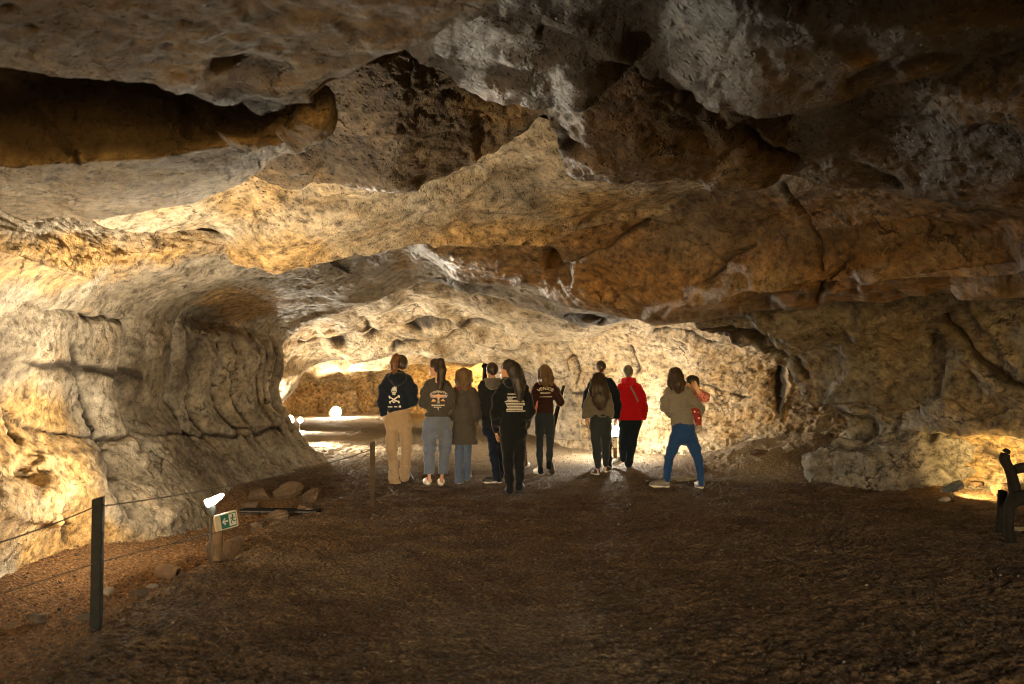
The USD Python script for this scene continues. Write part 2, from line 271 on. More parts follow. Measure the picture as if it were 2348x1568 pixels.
# S4 lit band crossing the roof, the hot spot of the lamp on its left end
s4 = [(-400, 612, 7.9), (0, 602, 8.8), (150, 594, 9.3), (330, 582, 9.9), (440, 562, 10.3), (490, 556, 10.5), (520, 574, 10.6), (580, 612, 10.5), (640, 632, 10.5), (700, 618, 10.5), (760, 602, 10.6), (900, 578, 10.8), (1000, 569, 11.0), (1130, 571, 11.2), (1235, 573, 11.3), (1300, 548, 11.3), (1390, 520, 11.3), (1490, 502, 11.2), (1600, 478, 11.0), (1720, 470, 10.8)]
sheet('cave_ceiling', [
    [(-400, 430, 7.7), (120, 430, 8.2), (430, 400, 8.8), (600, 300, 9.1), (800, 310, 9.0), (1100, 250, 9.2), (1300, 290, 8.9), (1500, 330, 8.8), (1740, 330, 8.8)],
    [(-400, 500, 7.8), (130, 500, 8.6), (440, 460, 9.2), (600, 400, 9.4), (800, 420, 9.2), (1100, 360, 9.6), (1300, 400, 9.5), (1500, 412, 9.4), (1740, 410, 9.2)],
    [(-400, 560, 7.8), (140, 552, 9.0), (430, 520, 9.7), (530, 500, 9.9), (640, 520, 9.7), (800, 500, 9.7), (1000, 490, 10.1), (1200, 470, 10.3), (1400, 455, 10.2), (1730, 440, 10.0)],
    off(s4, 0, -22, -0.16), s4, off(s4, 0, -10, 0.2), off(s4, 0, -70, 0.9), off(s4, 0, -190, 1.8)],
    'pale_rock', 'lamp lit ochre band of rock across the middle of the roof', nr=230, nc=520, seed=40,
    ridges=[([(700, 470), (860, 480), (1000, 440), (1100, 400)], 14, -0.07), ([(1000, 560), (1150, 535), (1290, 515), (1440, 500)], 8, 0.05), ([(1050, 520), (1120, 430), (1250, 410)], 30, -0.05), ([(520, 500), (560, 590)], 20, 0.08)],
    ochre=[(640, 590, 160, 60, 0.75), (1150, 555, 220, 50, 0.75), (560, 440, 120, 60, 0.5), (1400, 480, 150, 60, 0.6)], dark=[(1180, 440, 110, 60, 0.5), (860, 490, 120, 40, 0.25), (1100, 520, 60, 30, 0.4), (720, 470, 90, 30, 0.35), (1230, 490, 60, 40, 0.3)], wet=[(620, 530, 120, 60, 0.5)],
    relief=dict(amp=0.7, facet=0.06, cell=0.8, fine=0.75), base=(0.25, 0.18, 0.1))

# S4b wet brown overhang down to the long low edge at right
s5 = [(900, 500, 13.6), (922, 560, 13.5), (945, 598, 13.4), (1000, 624, 13.4), (1060, 656, 13.5), (1130, 662, 13.5), (1225, 668, 13.5), (1256, 688, 13.5), (1300, 712, 13.4), (1400, 728, 13.3), (1480, 734, 13.2), (1600, 731, 13.0), (1750, 713, 12.4), (1900, 702, 11.8), (2100, 687, 10.6), (2347, 668, 9.4), (2750, 640, 7.8)]
brow = []
for x, y, D in s5:
    dy = 5 + 21 * float(smooth01(x, 1380, 1800)); brow.append((x, y - dy, D * (867 - y) / (867 - y + dy)))
up5 = [(905, 440, 11.4), (1000, 500, 11.4), (1200, 500, 11.5), (1400, 470, 11.3), (1600, 440, 10.6), (1800, 420, 9.4), (2000, 430, 8.6), (2347, 460, 7.6), (2760, 470, 6.6)]
sheet('cave_ceiling', [
    off(up5, 0, -130, -0.5), up5,
    [(905, 500, 12.4), (1000, 575, 12.2), (1200, 590, 12.1), (1400, 590, 11.9), (1600, 570, 11.2), (1800, 530, 10.2), (2000, 530, 9.4), (2347, 545, 8.2), (2760, 545, 7.0)],
    [(x, y - 20, D - 0.25) for x, y, D in brow], brow, [(x, y + 5, D + 0.12) for x, y, D in brow], s5, off(s5, 0, -5, 0.2), off(s5, 0, -50, 0.8), off(s5, 0, -160, 1.7)],
    'brown_rock', 'wet brown overhang of the roof with the long low edge at right', nr=260, nc=640, seed=50,
    ridges=[([(1255, 585), (1268, 620), (1280, 655)], 14, -0.22), ([(1290, 625), (1340, 590), (1400, 570), (1460, 530), (1480, 515)], 6, -0.10), ([(1600, 640), (1660, 590), (1720, 555)], 5, -0.10), ([(1800, 420), (1835, 500), (1870, 560), (1880, 620)], 5, -0.12), ([(1960, 590), (1900, 640), (1870, 700)], 6, -0.1),
            ([(1700, 690), (1900, 674), (2100, 656), (2347, 634)], 7, -0.06), ([(1990, 690), (2050, 700), (2120, 690)], 14, 0.05), ([(1490, 680), (1640, 690)], 14, -0.05)],
    ochre=[(1400, 660, 260, 70, 0.45), (1150, 600, 150, 70, 0.35), (1340, 540, 160, 40, 0.6), (2000, 490, 300, 50, 0.55), (2050, 680, 330, 22, 0.55), (1850, 600, 250, 60, .2), (2250, 510, 120, 40, .4)], dark=[(2000, 590, 420, 70, 0.2), (1280, 640, 40, 60, 0.6), (1150, 655, 100, 14, 0.4)], wet=[(1400, 620, 320, 120, 0.7), (1150, 610, 140, 60, 0.35), (1900, 600, 300, 80, 0.35)],
    relief=dict(amp=0.9, facet=0.13, cell=0.9, fine=0.75), base=(0.12, 0.0, 0.35))

# S5 grey lobe further back, over the orange hollow
s6 = [(200, 620, 11.6), (330, 655, 12.5), (430, 684, 13.2), (520, 672, 14.2), (590, 681, 15.0), (640, 702, 15.4), (700, 706, 15.6), (780, 703, 15.8), (860, 692, 16.0), (940, 664, 16.2), (1000, 655, 16.2), (1060, 668, 16.2), (1150, 690, 16.2), (1250, 720, 16.2), (1340, 760, 16.0), (1440, 740, 15.6), (1700, 680, 15.0)]
sheet('cave_ceiling', [
    [(180, 420, 9.3), (400, 430, 10.8), (600, 460, 11.6), (900, 480, 12.6), (1200, 520, 14), (1450, 600, 14.4), (1720, 600, 14.2)],
    [(190, 540, 10.2), (400, 560, 11.6), (600, 590, 12.9), (900, 590, 13.9), (1200, 640, 14.8), (1450, 690, 14.8), (1720, 640, 14.4)],
    off(s6, 0, -30, -0.5), s6, off(s6, 0, -8, 0.25), off(s6, 0, -50, 0.9), off(s6, 0, -140, 1.8)],
    'cave_rock', 'grey lobe of the roof behind the lit band', nr=170, nc=420, seed=60,
    ridges=[([(500, 500), (560, 580), (620, 640)], 14, 0.1), ([(560, 640), (600, 580), (625, 625)], 10, -0.05), ([(1280, 730), (1380, 745), (1350, 770)], 10, -0.1), ([(760, 640), (850, 610), (960, 600)], 16, -0.06)],
    ochre=[(930, 610, 50, 30, 0.9), (330, 590, 160, 50, 0.4)], dark=[(900, 620, 200, 30, 0.4), (1050, 655, 120, 25, 0.7), (1280, 745, 120, 28, 0.6)], wet=[(900, 620, 160, 50, 0.5)],
    relief=dict(amp=0.8, facet=0.09, cell=0.9, fine=0.9), base=(0.0, 0.1, 0.1))

# S6 the bright vault up to the arch into the next chamber
archA = [(520, 1060, 18.2), (590, 990, 18.2), (622, 880, 18.3), (640, 790, 18.4), (660, 738, 18.5), (760, 738, 18.8), (860, 716, 19.0), (960, 694, 19.2), (1050, 702, 19.2), (1150, 745, 19.2), (1250, 768, 19.2), (1330, 774, 19.0), (1420, 750, 18.5), (1620, 700, 17.5)]
archB = [(560, 1070, 22), (600, 1010, 22), (620, 985, 22), (642, 950, 22), (666, 900, 22), (692, 860, 22), (722, 838, 22), (762, 826, 22.2), (850, 818, 22.4), (950, 816, 22.4), (1010, 821, 22.4), (1100, 828, 22.4), (1150, 836, 22.4), (1200, 846, 22.4), (1300, 880, 22), (1640, 900, 21)]
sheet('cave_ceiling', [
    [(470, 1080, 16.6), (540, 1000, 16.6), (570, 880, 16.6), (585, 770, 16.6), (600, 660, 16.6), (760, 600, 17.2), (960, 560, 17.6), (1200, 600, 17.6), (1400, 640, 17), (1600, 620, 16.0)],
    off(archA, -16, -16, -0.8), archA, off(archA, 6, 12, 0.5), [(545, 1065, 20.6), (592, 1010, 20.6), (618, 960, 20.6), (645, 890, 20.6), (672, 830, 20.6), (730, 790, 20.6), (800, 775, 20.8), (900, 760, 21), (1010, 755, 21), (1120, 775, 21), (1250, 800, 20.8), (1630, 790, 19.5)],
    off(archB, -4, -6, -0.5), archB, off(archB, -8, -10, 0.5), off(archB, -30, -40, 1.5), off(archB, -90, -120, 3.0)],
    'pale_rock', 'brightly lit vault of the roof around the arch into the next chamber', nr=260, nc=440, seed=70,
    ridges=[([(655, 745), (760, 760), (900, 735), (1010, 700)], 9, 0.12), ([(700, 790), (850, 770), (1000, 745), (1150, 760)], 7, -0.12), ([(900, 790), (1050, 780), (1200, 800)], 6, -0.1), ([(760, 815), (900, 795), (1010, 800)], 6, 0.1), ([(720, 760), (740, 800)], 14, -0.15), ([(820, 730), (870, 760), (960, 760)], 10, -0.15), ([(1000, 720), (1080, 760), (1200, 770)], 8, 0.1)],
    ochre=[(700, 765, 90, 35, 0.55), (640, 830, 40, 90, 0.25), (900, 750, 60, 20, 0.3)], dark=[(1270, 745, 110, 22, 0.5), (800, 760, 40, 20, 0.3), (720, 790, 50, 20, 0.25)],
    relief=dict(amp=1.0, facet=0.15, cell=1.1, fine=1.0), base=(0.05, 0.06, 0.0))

# right wall lit by the lantern
wr = [(1120, 1005, 33), (1180, 1012, 28), (1240, 1022, 24), (1300, 1040, 20.8), (1450, 1054, 19.4), (1620, 1064, 18.6), (1800, 1062, 17.8), (2000, 1060, 17.2), (2200, 1060, 16.8)]
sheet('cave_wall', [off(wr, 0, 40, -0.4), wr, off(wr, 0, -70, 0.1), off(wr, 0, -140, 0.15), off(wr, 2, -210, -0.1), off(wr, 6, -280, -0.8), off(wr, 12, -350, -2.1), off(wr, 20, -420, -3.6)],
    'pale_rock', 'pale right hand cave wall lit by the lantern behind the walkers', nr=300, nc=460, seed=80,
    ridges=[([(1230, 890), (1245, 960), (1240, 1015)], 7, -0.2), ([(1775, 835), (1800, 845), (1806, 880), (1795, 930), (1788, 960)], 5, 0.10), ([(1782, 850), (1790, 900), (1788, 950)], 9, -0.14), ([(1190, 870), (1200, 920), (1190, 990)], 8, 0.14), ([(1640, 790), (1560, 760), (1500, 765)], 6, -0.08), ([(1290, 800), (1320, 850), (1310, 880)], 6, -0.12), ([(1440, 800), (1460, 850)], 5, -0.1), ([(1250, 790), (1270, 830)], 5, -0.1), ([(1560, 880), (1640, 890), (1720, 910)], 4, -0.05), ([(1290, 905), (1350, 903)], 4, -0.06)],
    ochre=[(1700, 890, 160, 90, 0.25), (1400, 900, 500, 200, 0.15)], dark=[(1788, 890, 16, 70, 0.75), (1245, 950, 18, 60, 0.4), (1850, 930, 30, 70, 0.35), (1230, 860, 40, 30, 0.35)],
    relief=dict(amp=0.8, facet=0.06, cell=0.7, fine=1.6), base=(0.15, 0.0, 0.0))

# right rock mass that stands out from the wall
def K(y, xl, d0, d1=None, xr=2260): d1 = d1 or d0 - 0.5; return [(xl + 90, y - 25, d0 + 1.6), (xl + 14, y - 8, d0 + 0.35), (xl, y, d0), (xl + 30, y + 2, d0 - 0.25), ((xl + xr) / 2, y, (d0 + d1) / 2 - 0.5), (xr, y, d1)]
sheet('cave_wall', [K(620, 1540, 13.4, 12.0), K(700, 1565, 13.5, 12.1), K(735, 1588, 13.6, 12.2), K(768, 1600, 13.8, 12.3), K(798, 1700, 13.9, 12.4), K(832, 1790, 14.0, 12.5), K(880, 1826, 14.1, 12.6), K(948, 1868, 14.2, 12.7), K(980, 1945, 14.3, 12.8), K(1000, 1930, 14.3, 12.85), K(1050, 1880, 14.2, 12.9), K(1130, 1850, 14.0, 12.9)],
    'grey_rock', 'grey rock mass standing out at right, undercut on its left side', nr=280, nc=320, seed=90,
    ridges=[([(1605, 772), (1700, 780), (1800, 812), (1850, 870)], 8, -0.12), ([(2040, 720), (2090, 800), (2160, 900)], 12, 0.08), ([(1990, 985), (1960, 1005), (1900, 1020)], 12, -0.2), ([(2145, 780), (2150, 900), (2140, 1010)], 14, -0.2), ([(1850, 1075), (1900, 1050), (2000, 1060)], 16, 0.1), ([(1780, 800), (1810, 830)], 12, -0.15)],
    ochre=[(2070, 850, 70, 200, 0.3), (1850, 900, 26, 60, 0.5)], dark=[(2080, 900, 60, 170, 0.45), (1850, 780, 220, 24, 0.35), (1700, 785, 110, 14, 0.5), (1980, 1000, 50, 18, 0.5), (1850, 910, 22, 60, 0.5), (2140, 960, 40, 160, .35)],
    relief=dict(amp=0.9, facet=0.16, cell=0.8, fine=1.6), base=(-0.15, 0.05, 0.05))

# wall at the right edge with the lit alcove under its ledge
l0 = [(2060, 985, 13.2), (2120, 985, 12.7), (2160, 990, 12.3), (2250, 996, 11.9), (2347, 1000, 11.4), (2760, 1010, 9.8)]
sheet('cave_wall', [off(l0, 0, -380, -0.3), off(l0, 0, -300, -0.2), off(l0, 0, -200, -0.1), off(l0, 0, -100, 0), off(l0, 0, -25, -0.15), l0, off(l0, 0, 6, 0.12), off(l0, 0, 8, 0.6), off(l0, 0, 40, 1.0), off(l0, 0, 80, 1.0), off(l0, 0, 120, 0.75), off(l0, 0, 160, 0.2)],
    'grey_rock', 'dark right end wall with a low lit alcove under its ledge', nr=260, nc=320, seed=100,
    ridges=[([(2120, 700), (2200, 800), (2290, 880), (2347, 940)], 16, 0.14), ([(2150, 700), (2250, 830), (2347, 900)], 9, -0.16), ([(2230, 690), (2270, 760), (2340, 850)], 8, 0.1), ([(2100, 720), (2150, 800), (2150, 900)], 12, -0.12), ([(2240, 1040), (2300, 1050)], 10, -0.07), ([(2215, 1065), (2260, 1060), (2300, 1075)], 6, 0.06)],
    ochre=[(2230, 960, 140, 60, 0.55), (2260, 1060, 160, 70, 0.75), (2250, 800, 120, 60, 0.2)], dark=[(2200, 760, 120, 90, 0.35), (2160, 1000, 40, 40, 0.5), (2280, 1075, 60, 14, .3)], wet=[],
    relief=dict(amp=0.9, facet=0.09, cell=0.7, fine=1.4), base=(0.0, 0.08, 0.2))

# left wall, built along the tunnel
yy = np.r_[np.linspace(3.2, 8, 120), np.linspace(8, 18.6, 400)[1:]]
xw = PchipInterpolator([3, 5, 7, 9, 11, 13, 15, 16.6, 17.5, 18.0, 18.6], [-3.7, -3.8, -3.95, -4.15, -4.3, -4.3, -4.2, -4.1, -4.05, -4.4, -5.0])(yy)
prof = [(-0.6, 1.35), (-0.12, 1.0), (0.1, 0.78), (0.35, 0.52), (0.55, 0.33), (0.72, 0.19), (0.86, 0.06), (1.0, -0.03), (1.2, -0.08), (1.6, -0.02), (1.9, 0.02), (2.1, 0.10), (2.3, 0.30), (2.5, 0.75), (2.66, 1.4), (2.82, 2.4), (2.95, 3.2)]
pz, po = np.array(prof).T; ps = np.r_[0, np.cumsum(np.hypot(np.diff(pz), np.diff(po)))]
tt = np.linspace(0, ps[-1], 290); Z, O = PchipInterpolator(ps, pz)(tt), PchipInterpolator(ps, po)(tt)
YY, ZZ = np.meshgrid(yy, Z); OO = np.meshgrid(yy, O)[1]; reach = 0.02 + 1.7 * smooth01(YY, 8.8, 11.5)
OO = np.where(OO > 0.35, 0.35 + (reach) * np.tanh((OO - 0.35) / (reach + 0.2)), OO)
XX = np.meshgrid(xw, O)[0] + OO
near = 1 - smooth01(YY, 8.2, 10.5)                      # the near stretch stands steeper, with no ledge
XX = XX - near * 0.28 * (np.interp(ZZ, [-0.6, 0.0, 0.4, 0.8], [1, 0.9, 0.55, 0.0])) + near * 0.12 * np.exp(-((ZZ - 0.5) / 0.3) ** 2)
flute = np.array([9.9, 11.1, 12.75, 13.4, 14.6, 15.0, 15.9, 16.35, 17.0, 17.5]); fr = np.random.default_rng(12)
fw = np.interp(ZZ, [0.45, 0.8, 1.8, 2.2], [0, 1, 1, 0]) * smooth01(YY, 9.6, 11.0); pf_ = np.stack([YY * 0, ZZ, YY], -1).reshape(-1, 3); flute_shade = np.zeros_like(YY)
lean = YY + 0.18 * (ZZ - 1.3) + 0.75 * (fbm(pf_, 0.9, 4, 5).reshape(YY.shape) - 0.5)
for k in range(len(flute) - 1):
    a, b = flute[k], flute[k + 1]; u = np.clip((lean - a) / (b - a), 0, 1); am = fr.uniform(.16, .42)
    XX += fw * am * (np.sin(np.pi * u ** fr.uniform(.7, 1.4)) ** 0.6 - 0.4) * ((lean > a) & (lean < b))
    flute_shade = np.maximum(flute_shade, fw * fr.uniform(.55, 1.0) * np.exp(-((lean - a) / .085) ** 2) * smooth01(noise(pf_, 1.6, 40 + k).reshape(YY.shape), .15, .5))  # dark tint paints shade into the colour along each flute crack
    XX -= fw * fr.uniform(.25, .75) * np.exp(-np.abs((lean - a) / fr.uniform(.05, .10)) ** 1.2) * (0.4 + 1.1 * noise(pf_, 1.6, 40 + k).reshape(YY.shape))
hollow = np.exp(-((YY - 14.6) / 1.9) ** 2) * np.exp(-((ZZ - 2.35) / 0.2) ** 2); XX -= 0.65 * hollow
pw = np.stack([XX, YY, ZZ], -1)
finish_sheet('cave_wall', pw, 'cave_rock', 'left cave wall, grey crust above and ochre below, fluted at its far end', 110, crack_shades=flute_shade,
    ridges=[([(183, 800), (195, 880), (215, 960), (240, 1010), (258, 1060), (275, 1110), (320, 1170)], 9, -0.14), ([(5, 830), (18, 900), (40, 990), (45, 1010)], 6, -0.12), ([(150, 1190), (160, 1210), (175, 1250)], 9, -0.10), ([(30, 688), (80, 705), (190, 730)], 5, -0.12), ([(205, 732), (300, 738)], 5, -0.12),
            ([(0, 835), (60, 830), (200, 850), (330, 860)], 9, -0.07), ([(60, 975), (200, 992), (330, 985)], 6, -0.06), ([(330, 985), (480, 995), (640, 985)], 5, -0.08), ([(100, 1080), (120, 1130), (100, 1170)], 22, 0.10), ([(0, 1100), (60, 1070), (90, 1090)], 20, -0.12), ([(20, 1180), (100, 1190), (160, 1200)], 12, 0.06), ([(240, 900), (280, 960), (330, 1100), (400, 1180)], 14, 0.06)],
    ochre=[(60, 1120, 190, 260, 0.85), (0, 600, 420, 70, 0.75), (330, 570, 300, 50, 0.6), (560, 700, 110, 45, 0.95), (120, 880, 60, 120, 0.2), (250, 1290, 260, 90, 0.8)], dark=[(130, 850, 160, 26, 0.4), (560, 715, 90, 26, 0.45), (100, 1060, 60, 16, 0.3), (430, 800, 30, 90, 0.25), (480, 1080, 160, 50, 0.2), (330, 820, 40, 60, .35), (330, 860, 330, 170, 0.30), (520, 1020, 200, 90, 0.25)], wet=[(120, 1280, 40, 60, 0.5)],
    relief=dict(amp=0.7, facet=0.05, cell=0.9, fine=1.15), base=(-0.08, 0.0, 0.0))

# far chamber
bk = [(420, 960, 26), (560, 985, 31), (700, 968, 36), (850, 960, 38.5), (1000, 958, 39.5), (1150, 958, 40), (1320, 965, 38), (1500, 980, 34)]
sheet('cave_wall', [off(bk, 0, 14, -0.6), bk, off(bk, 0, -40, 0.4), off(bk, 0, -85, 0.6), off(bk, 0, -115, -0.6), off(bk, 6, -138, -3.5), off(bk, 20, -160, -8), off(bk, 40, -200, -13)],
    'pale_rock', 'brown wall of the far chamber beyond the arch', nr=180, nc=320, seed=120,
    ridges=[([(800, 850), (790, 900), (800, 950)], 7, 0.3), ([(730, 870), (735, 940)], 5, -0.25), ([(850, 840), (860, 900), (850, 950)], 8, -0.3), ([(1060, 870), (1100, 860), (1150, 880)], 6, 0.3)],
    ochre=[(900, 880, 300, 90, 0.6), (1080, 860, 130, 40, 1.0), (960, 930, 60, 40, 0.6)], dark=[(850, 860, 14, 50, 0.35), (1060, 905, 40, 30, 0.5), (960, 935, 40, 25, 0.3)],
    relief=dict(amp=2.0, facet=0.45, cell=2.2, fine=1.0), base=(0.2, 0.0, 0.0))

# solid rock around it all, open at the mouth behind the camera
def slab(a, b): m = trimesh.creation.box(np.array(b) - np.array(a)); m.apply_translation((np.array(a) + np.array(b)) / 2); return m
shell = [slab((-13, -5.4, -1.6), (-12.4, 56, 7)), slab((12.4, -5.4, -1.6), (13, 56, 7)), slab((-12.4, 55.4, -1.6), (12.4, 56, 7)), slab((-12.4, -5.4, 6.4), (12.4, 55.4, 7)), slab((-12.4, -5.4, -1.6), (12.4, 55.4, -1.1)), slab((-12.4, -5.4, 3.3), (12.4, -5.1, 6.4)), slab((-12.4, -5.4, -1.1), (-7.0, -5.1, 3.3)), slab((7.0, -5.4, -1.1), (12.4, -5.1, 3.3))]
mat('bedrock', {'p': ('principled_bsdf', {'base_color': (0.12, 0.095, 0.07), 'roughness': 0.9})}, [])
obj('hill', cat_(shell), 'bedrock', None, smooth=False, label='solid rock of the hill around the cave', cat='hill', kind='structure')

# ---------------------------------------------------------------- ground
def floor_z(x, y, rough=True):
    x, y = np.asarray(x, float), np.asarray(y, float); p = np.stack([x, y, 0 * x], -1)
    edge = -2.35 + 0.25 * (fbm(p, 0.6, 3, 300) - 0.5)
    z = -0.17 * smooth01(-x, -edge, -edge + 0.55) * (1 - smooth01(y, 10.8, 12.4)) + 0.10 * smooth01(-x, 3.2, 4.0)
    mx = smooth01(x, 2.3, 5.2); my = np.exp(-((y - 16.6 + 0.25 * (x - 4)) / 1.35) ** 2)
    z = z + 0.52 * mx * my + 0.25 * smooth01(x, 4.6, 6.4) * np.exp(-((y - 14.2) / 1.2) ** 2)
    z = z + 0.05 * np.exp(-((y - 24.5 - 0.4 * x) / 0.8) ** 2) * smooth01(-x, -2, 1) + 0.12 * np.exp(-((x + 6.3) / 1.0) ** 2) * np.exp(-((y - 26.5) / 2.0) ** 2)
    z = z - 0.10 * np.exp(-np.hypot((x + 2.75) / 0.5, (y - 11.2) / 0.6) ** 2)
    z = z + 0.05 * (fbm(p, 0.45, 3, 301) - 0.5) + (0.5 * mx * my + 0.6 * smooth01(x, 4.2, 6.0) * np.exp(-((y - 14.6) / 1.3) ** 2)) * (fbm(p, 1.1, 4, 303) - 0.45)
    return z
nY, nX = 540, 660
Yf = np.r_[np.linspace(-5.3, 3.2, 24), 3.3 * np.exp(np.linspace(0, math.log(48 / 3.3), nY))]
uu = np.linspace(-1, 1, nX); uu = 0.55 * uu + 0.45 * uu ** 3
FX = uu[None] * (0.60 * np.maximum(Yf, 0) + 3.6).clip(3.6, 12.3)[:, None]; FY = np.repeat(Yf[:, None], nX, 1)
p0 = np.stack([FX, FY, 0 * FX], -1).reshape(-1, 3)
fz = floor_z(p0[:, 0], p0[:, 1])
w3 = p0 + 0.10 * (np.stack([fbm(p0, 3, 2, 311), fbm(p0, 3, 2, 312), 0 * fz], -1) - 0.5)
grit = 0.040 * (fbm(w3, 2.0, 3, 320) - 0.5) + 0.040 * (fbm(w3, 6.5, 3, 321) - 0.5) - 0.018 * ridged(w3, 9.0, 2, 322) + 0.040 * (noise(w3, 21, 323) - 0.5) * smooth01(fbm(p0, 1.0, 2, 324), 0.3, 0.6) + 0.034 * (noise(w3, 47, 325) - 0.5)
path_calm = 1 - 0.35 * np.exp(-((p0[:, 0] - 0.5) / 1.4) ** 2)
fz = fz + grit * path_calm
fv = np.stack([p0[:, 0], p0[:, 1], fz], -1)
i, j = np.meshgrid(np.arange(len(Yf) - 1), np.arange(nX - 1), indexing='ij'); a = (i * nX + j).ravel()
ff = np.vstack([np.stack([a, a + 1, a + nX + 1], 1), np.stack([a, a + nX + 1, a + nX], 1)])
q = px(fv)
clay = smooth01(-p0[:, 0], 2.25, 2.9) * (1 - smooth01(p0[:, 1], 11.5, 13.5)) + 0.5 * blobs(q, fv, [(1750, 1060, 220, 30, 0.9), (1560, 1080, 120, 20, 0.7)], 3)
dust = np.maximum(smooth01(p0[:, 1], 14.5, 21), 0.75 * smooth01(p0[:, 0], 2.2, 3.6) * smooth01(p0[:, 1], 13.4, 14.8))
wetg = (0.42 * smooth01(fbm(p0, 0.7, 3, 331), 0.44, 0.62) * np.exp(-((p0[:, 0] - 0.7) / 2.3) ** 2) * (1 - smooth01(p0[:, 1], 15, 18)))
mat('dirt', {
    'g': ('geometry', {}), 'n1': ('noise_texture', {'scale': 2.2, 'detail': 9.0, 'roughness': 0.68}), 'n2': ('noise_texture', {'scale': 38.0, 'detail': 6.0, 'roughness': 0.7}),
    'vo': ('voronoi_texture', {'scale': 34.0, 'randomness': 1.0}),
    'r1': ('rgb_ramp', {'ramp': [(0.33, (0.058, 0.033, 0.014)), (0.5, (0.130, 0.078, 0.034)), (0.68, (0.205, 0.132, 0.064))]}),
    'r2': ('rgb_ramp', {'ramp': [(0.36, (0.35, 0.33, 0.3)), (0.52, (1.0, 0.97, 0.92)), (0.66, (2.0, 1.9, 1.7))]}),
    'cl': ('attribute', {'attribute': 'ochre'}), 'du': ('attribute', {'attribute': 'dark'}), 'wt': ('attribute', {'attribute': 'wet'}),
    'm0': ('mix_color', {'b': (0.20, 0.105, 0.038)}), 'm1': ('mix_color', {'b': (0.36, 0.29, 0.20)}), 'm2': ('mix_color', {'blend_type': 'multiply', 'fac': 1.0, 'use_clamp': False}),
    'rg': ('map_range', {'from_min': 0.0, 'from_max': 1.0, 'to_min': 0.85, 'to_max': 0.10, 'clamp': True}),
    'wn': ('math', {'math_type': 'multiply_add', 'value2': 1.2, 'value3': -0.6}), 'wa': ('math', {'math_type': 'add', 'use_clamp': True}), 'wm': ('math', {'math_type': 'multiply', 'use_clamp': True}),
    'h': ('math', {'math_type': 'multiply_add', 'value2': -0.7}), 'b': ('bump', {'strength': 1.0, 'distance': 0.045}), 'p': ('principled_bsdf', {'specular_ior_level': 0.35})},
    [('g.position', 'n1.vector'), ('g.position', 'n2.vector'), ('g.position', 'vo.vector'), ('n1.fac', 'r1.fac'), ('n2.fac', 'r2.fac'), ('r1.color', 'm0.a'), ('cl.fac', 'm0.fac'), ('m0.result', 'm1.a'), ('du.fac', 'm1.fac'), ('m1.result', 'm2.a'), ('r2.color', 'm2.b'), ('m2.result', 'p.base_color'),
     ('n2.fac', 'wn.value1'), ('wn.value', 'wa.value1'), ('wt.fac', 'wa.value2'), ('wa.value', 'wm.value1'), ('wt.fac', 'wm.value2'), ('wm.value', 'rg.value'), ('rg.result', 'p.roughness'), ('vo.distance', 'h.value1'), ('n2.fac', 'h.value3'), ('h.value', 'b.height'), ('b.normal', 'p.normal')])
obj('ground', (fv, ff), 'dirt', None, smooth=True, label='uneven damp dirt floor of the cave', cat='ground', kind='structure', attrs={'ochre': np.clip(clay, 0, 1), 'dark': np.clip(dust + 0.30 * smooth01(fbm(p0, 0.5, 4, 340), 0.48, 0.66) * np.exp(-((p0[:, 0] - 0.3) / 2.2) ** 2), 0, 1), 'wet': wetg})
fz_at = lambda x, y: float(floor_z(np.array([x]), np.array([y]))[0])
# ---------------------------------------------------------------- people
def snet(f, lo, hi, h):
    """Surface of f < 0 on a grid of cells h wide."""
    lo, hi = np.array(lo, float), np.array(hi, float)
    n = np.ceil((hi - lo) / h).astype(int) + 1
    ax = [lo[k] + h * np.arange(n[k]) for k in range(3)]
    G = np.stack(np.meshgrid(*ax, indexing='ij'), -1)
    F = f(G.reshape(-1, 3)).reshape(n)
    S = F < 0
    num = np.zeros((*(n - 1), 3)); cnt = np.zeros(n - 1)
    for a in range(3):
        o = [k for k in range(3) if k != a]
        for b in range(2):
            for c in range(2):
                i0, i1 = [None] * 3, [None] * 3
                i0[a], i1[a] = slice(0, -1), slice(1, None)
                for k, bit in zip(o, (b, c)): i0[k] = i1[k] = slice(bit, n[k] - 1 + bit)
                f0, f1 = F[tuple(i0)], F[tuple(i1)]; cr = (f0 < 0) != (f1 < 0)
                t = np.where(cr, f0 / np.where(cr, f0 - f1, 1), 0)
                num[..., a] += cr * t; cnt += cr
                for k, bit in zip(o, (b, c)): num[..., k] += cr * bit
    act = cnt > 0; idx = np.full(n - 1, -1); idx[act] = np.arange(act.sum())
    base = np.stack(np.nonzero(act), -1)
    v = lo + h * (base + num[act] / cnt[act][:, None])
    faces = []
    for a in range(3):
        b, c = (a + 1) % 3, (a + 2) % 3
        i0, i1 = [slice(1, -1)] * 3, [slice(1, -1)] * 3
        i0[a], i1[a] = slice(0, -1), slice(1, None)
        s0, s1 = S[tuple(i0)], S[tuple(i1)]
        e = np.stack(np.nonzero(s0 != s1), -1); fl = s0[tuple(e.T)]
        e[:, b] += 1; e[:, c] += 1
        def cell(db, dc): q = e.copy(); q[:, b] -= db; q[:, c] -= dc; return idx[tuple(q.T)]
        quad = np.stack([cell(1, 1), cell(0, 1), cell(0, 0), cell(1, 0)], 1)
        quad[~fl] = quad[~fl][:, ::-1]; faces.append(quad)
    f4 = np.vstack(faces); f4 = f4[(f4 >= 0).all(1)]
    return v, np.vstack([f4[:, [0, 1, 2]], f4[:, [0, 2, 3]]])
def smin(a, b, k):
    if k <= 0: return np.minimum(a, b)
    t = np.clip(0.5 + 0.5 * (b - a) / k, 0, 1); return b * (1 - t) + a * t - k * t * (1 - t)
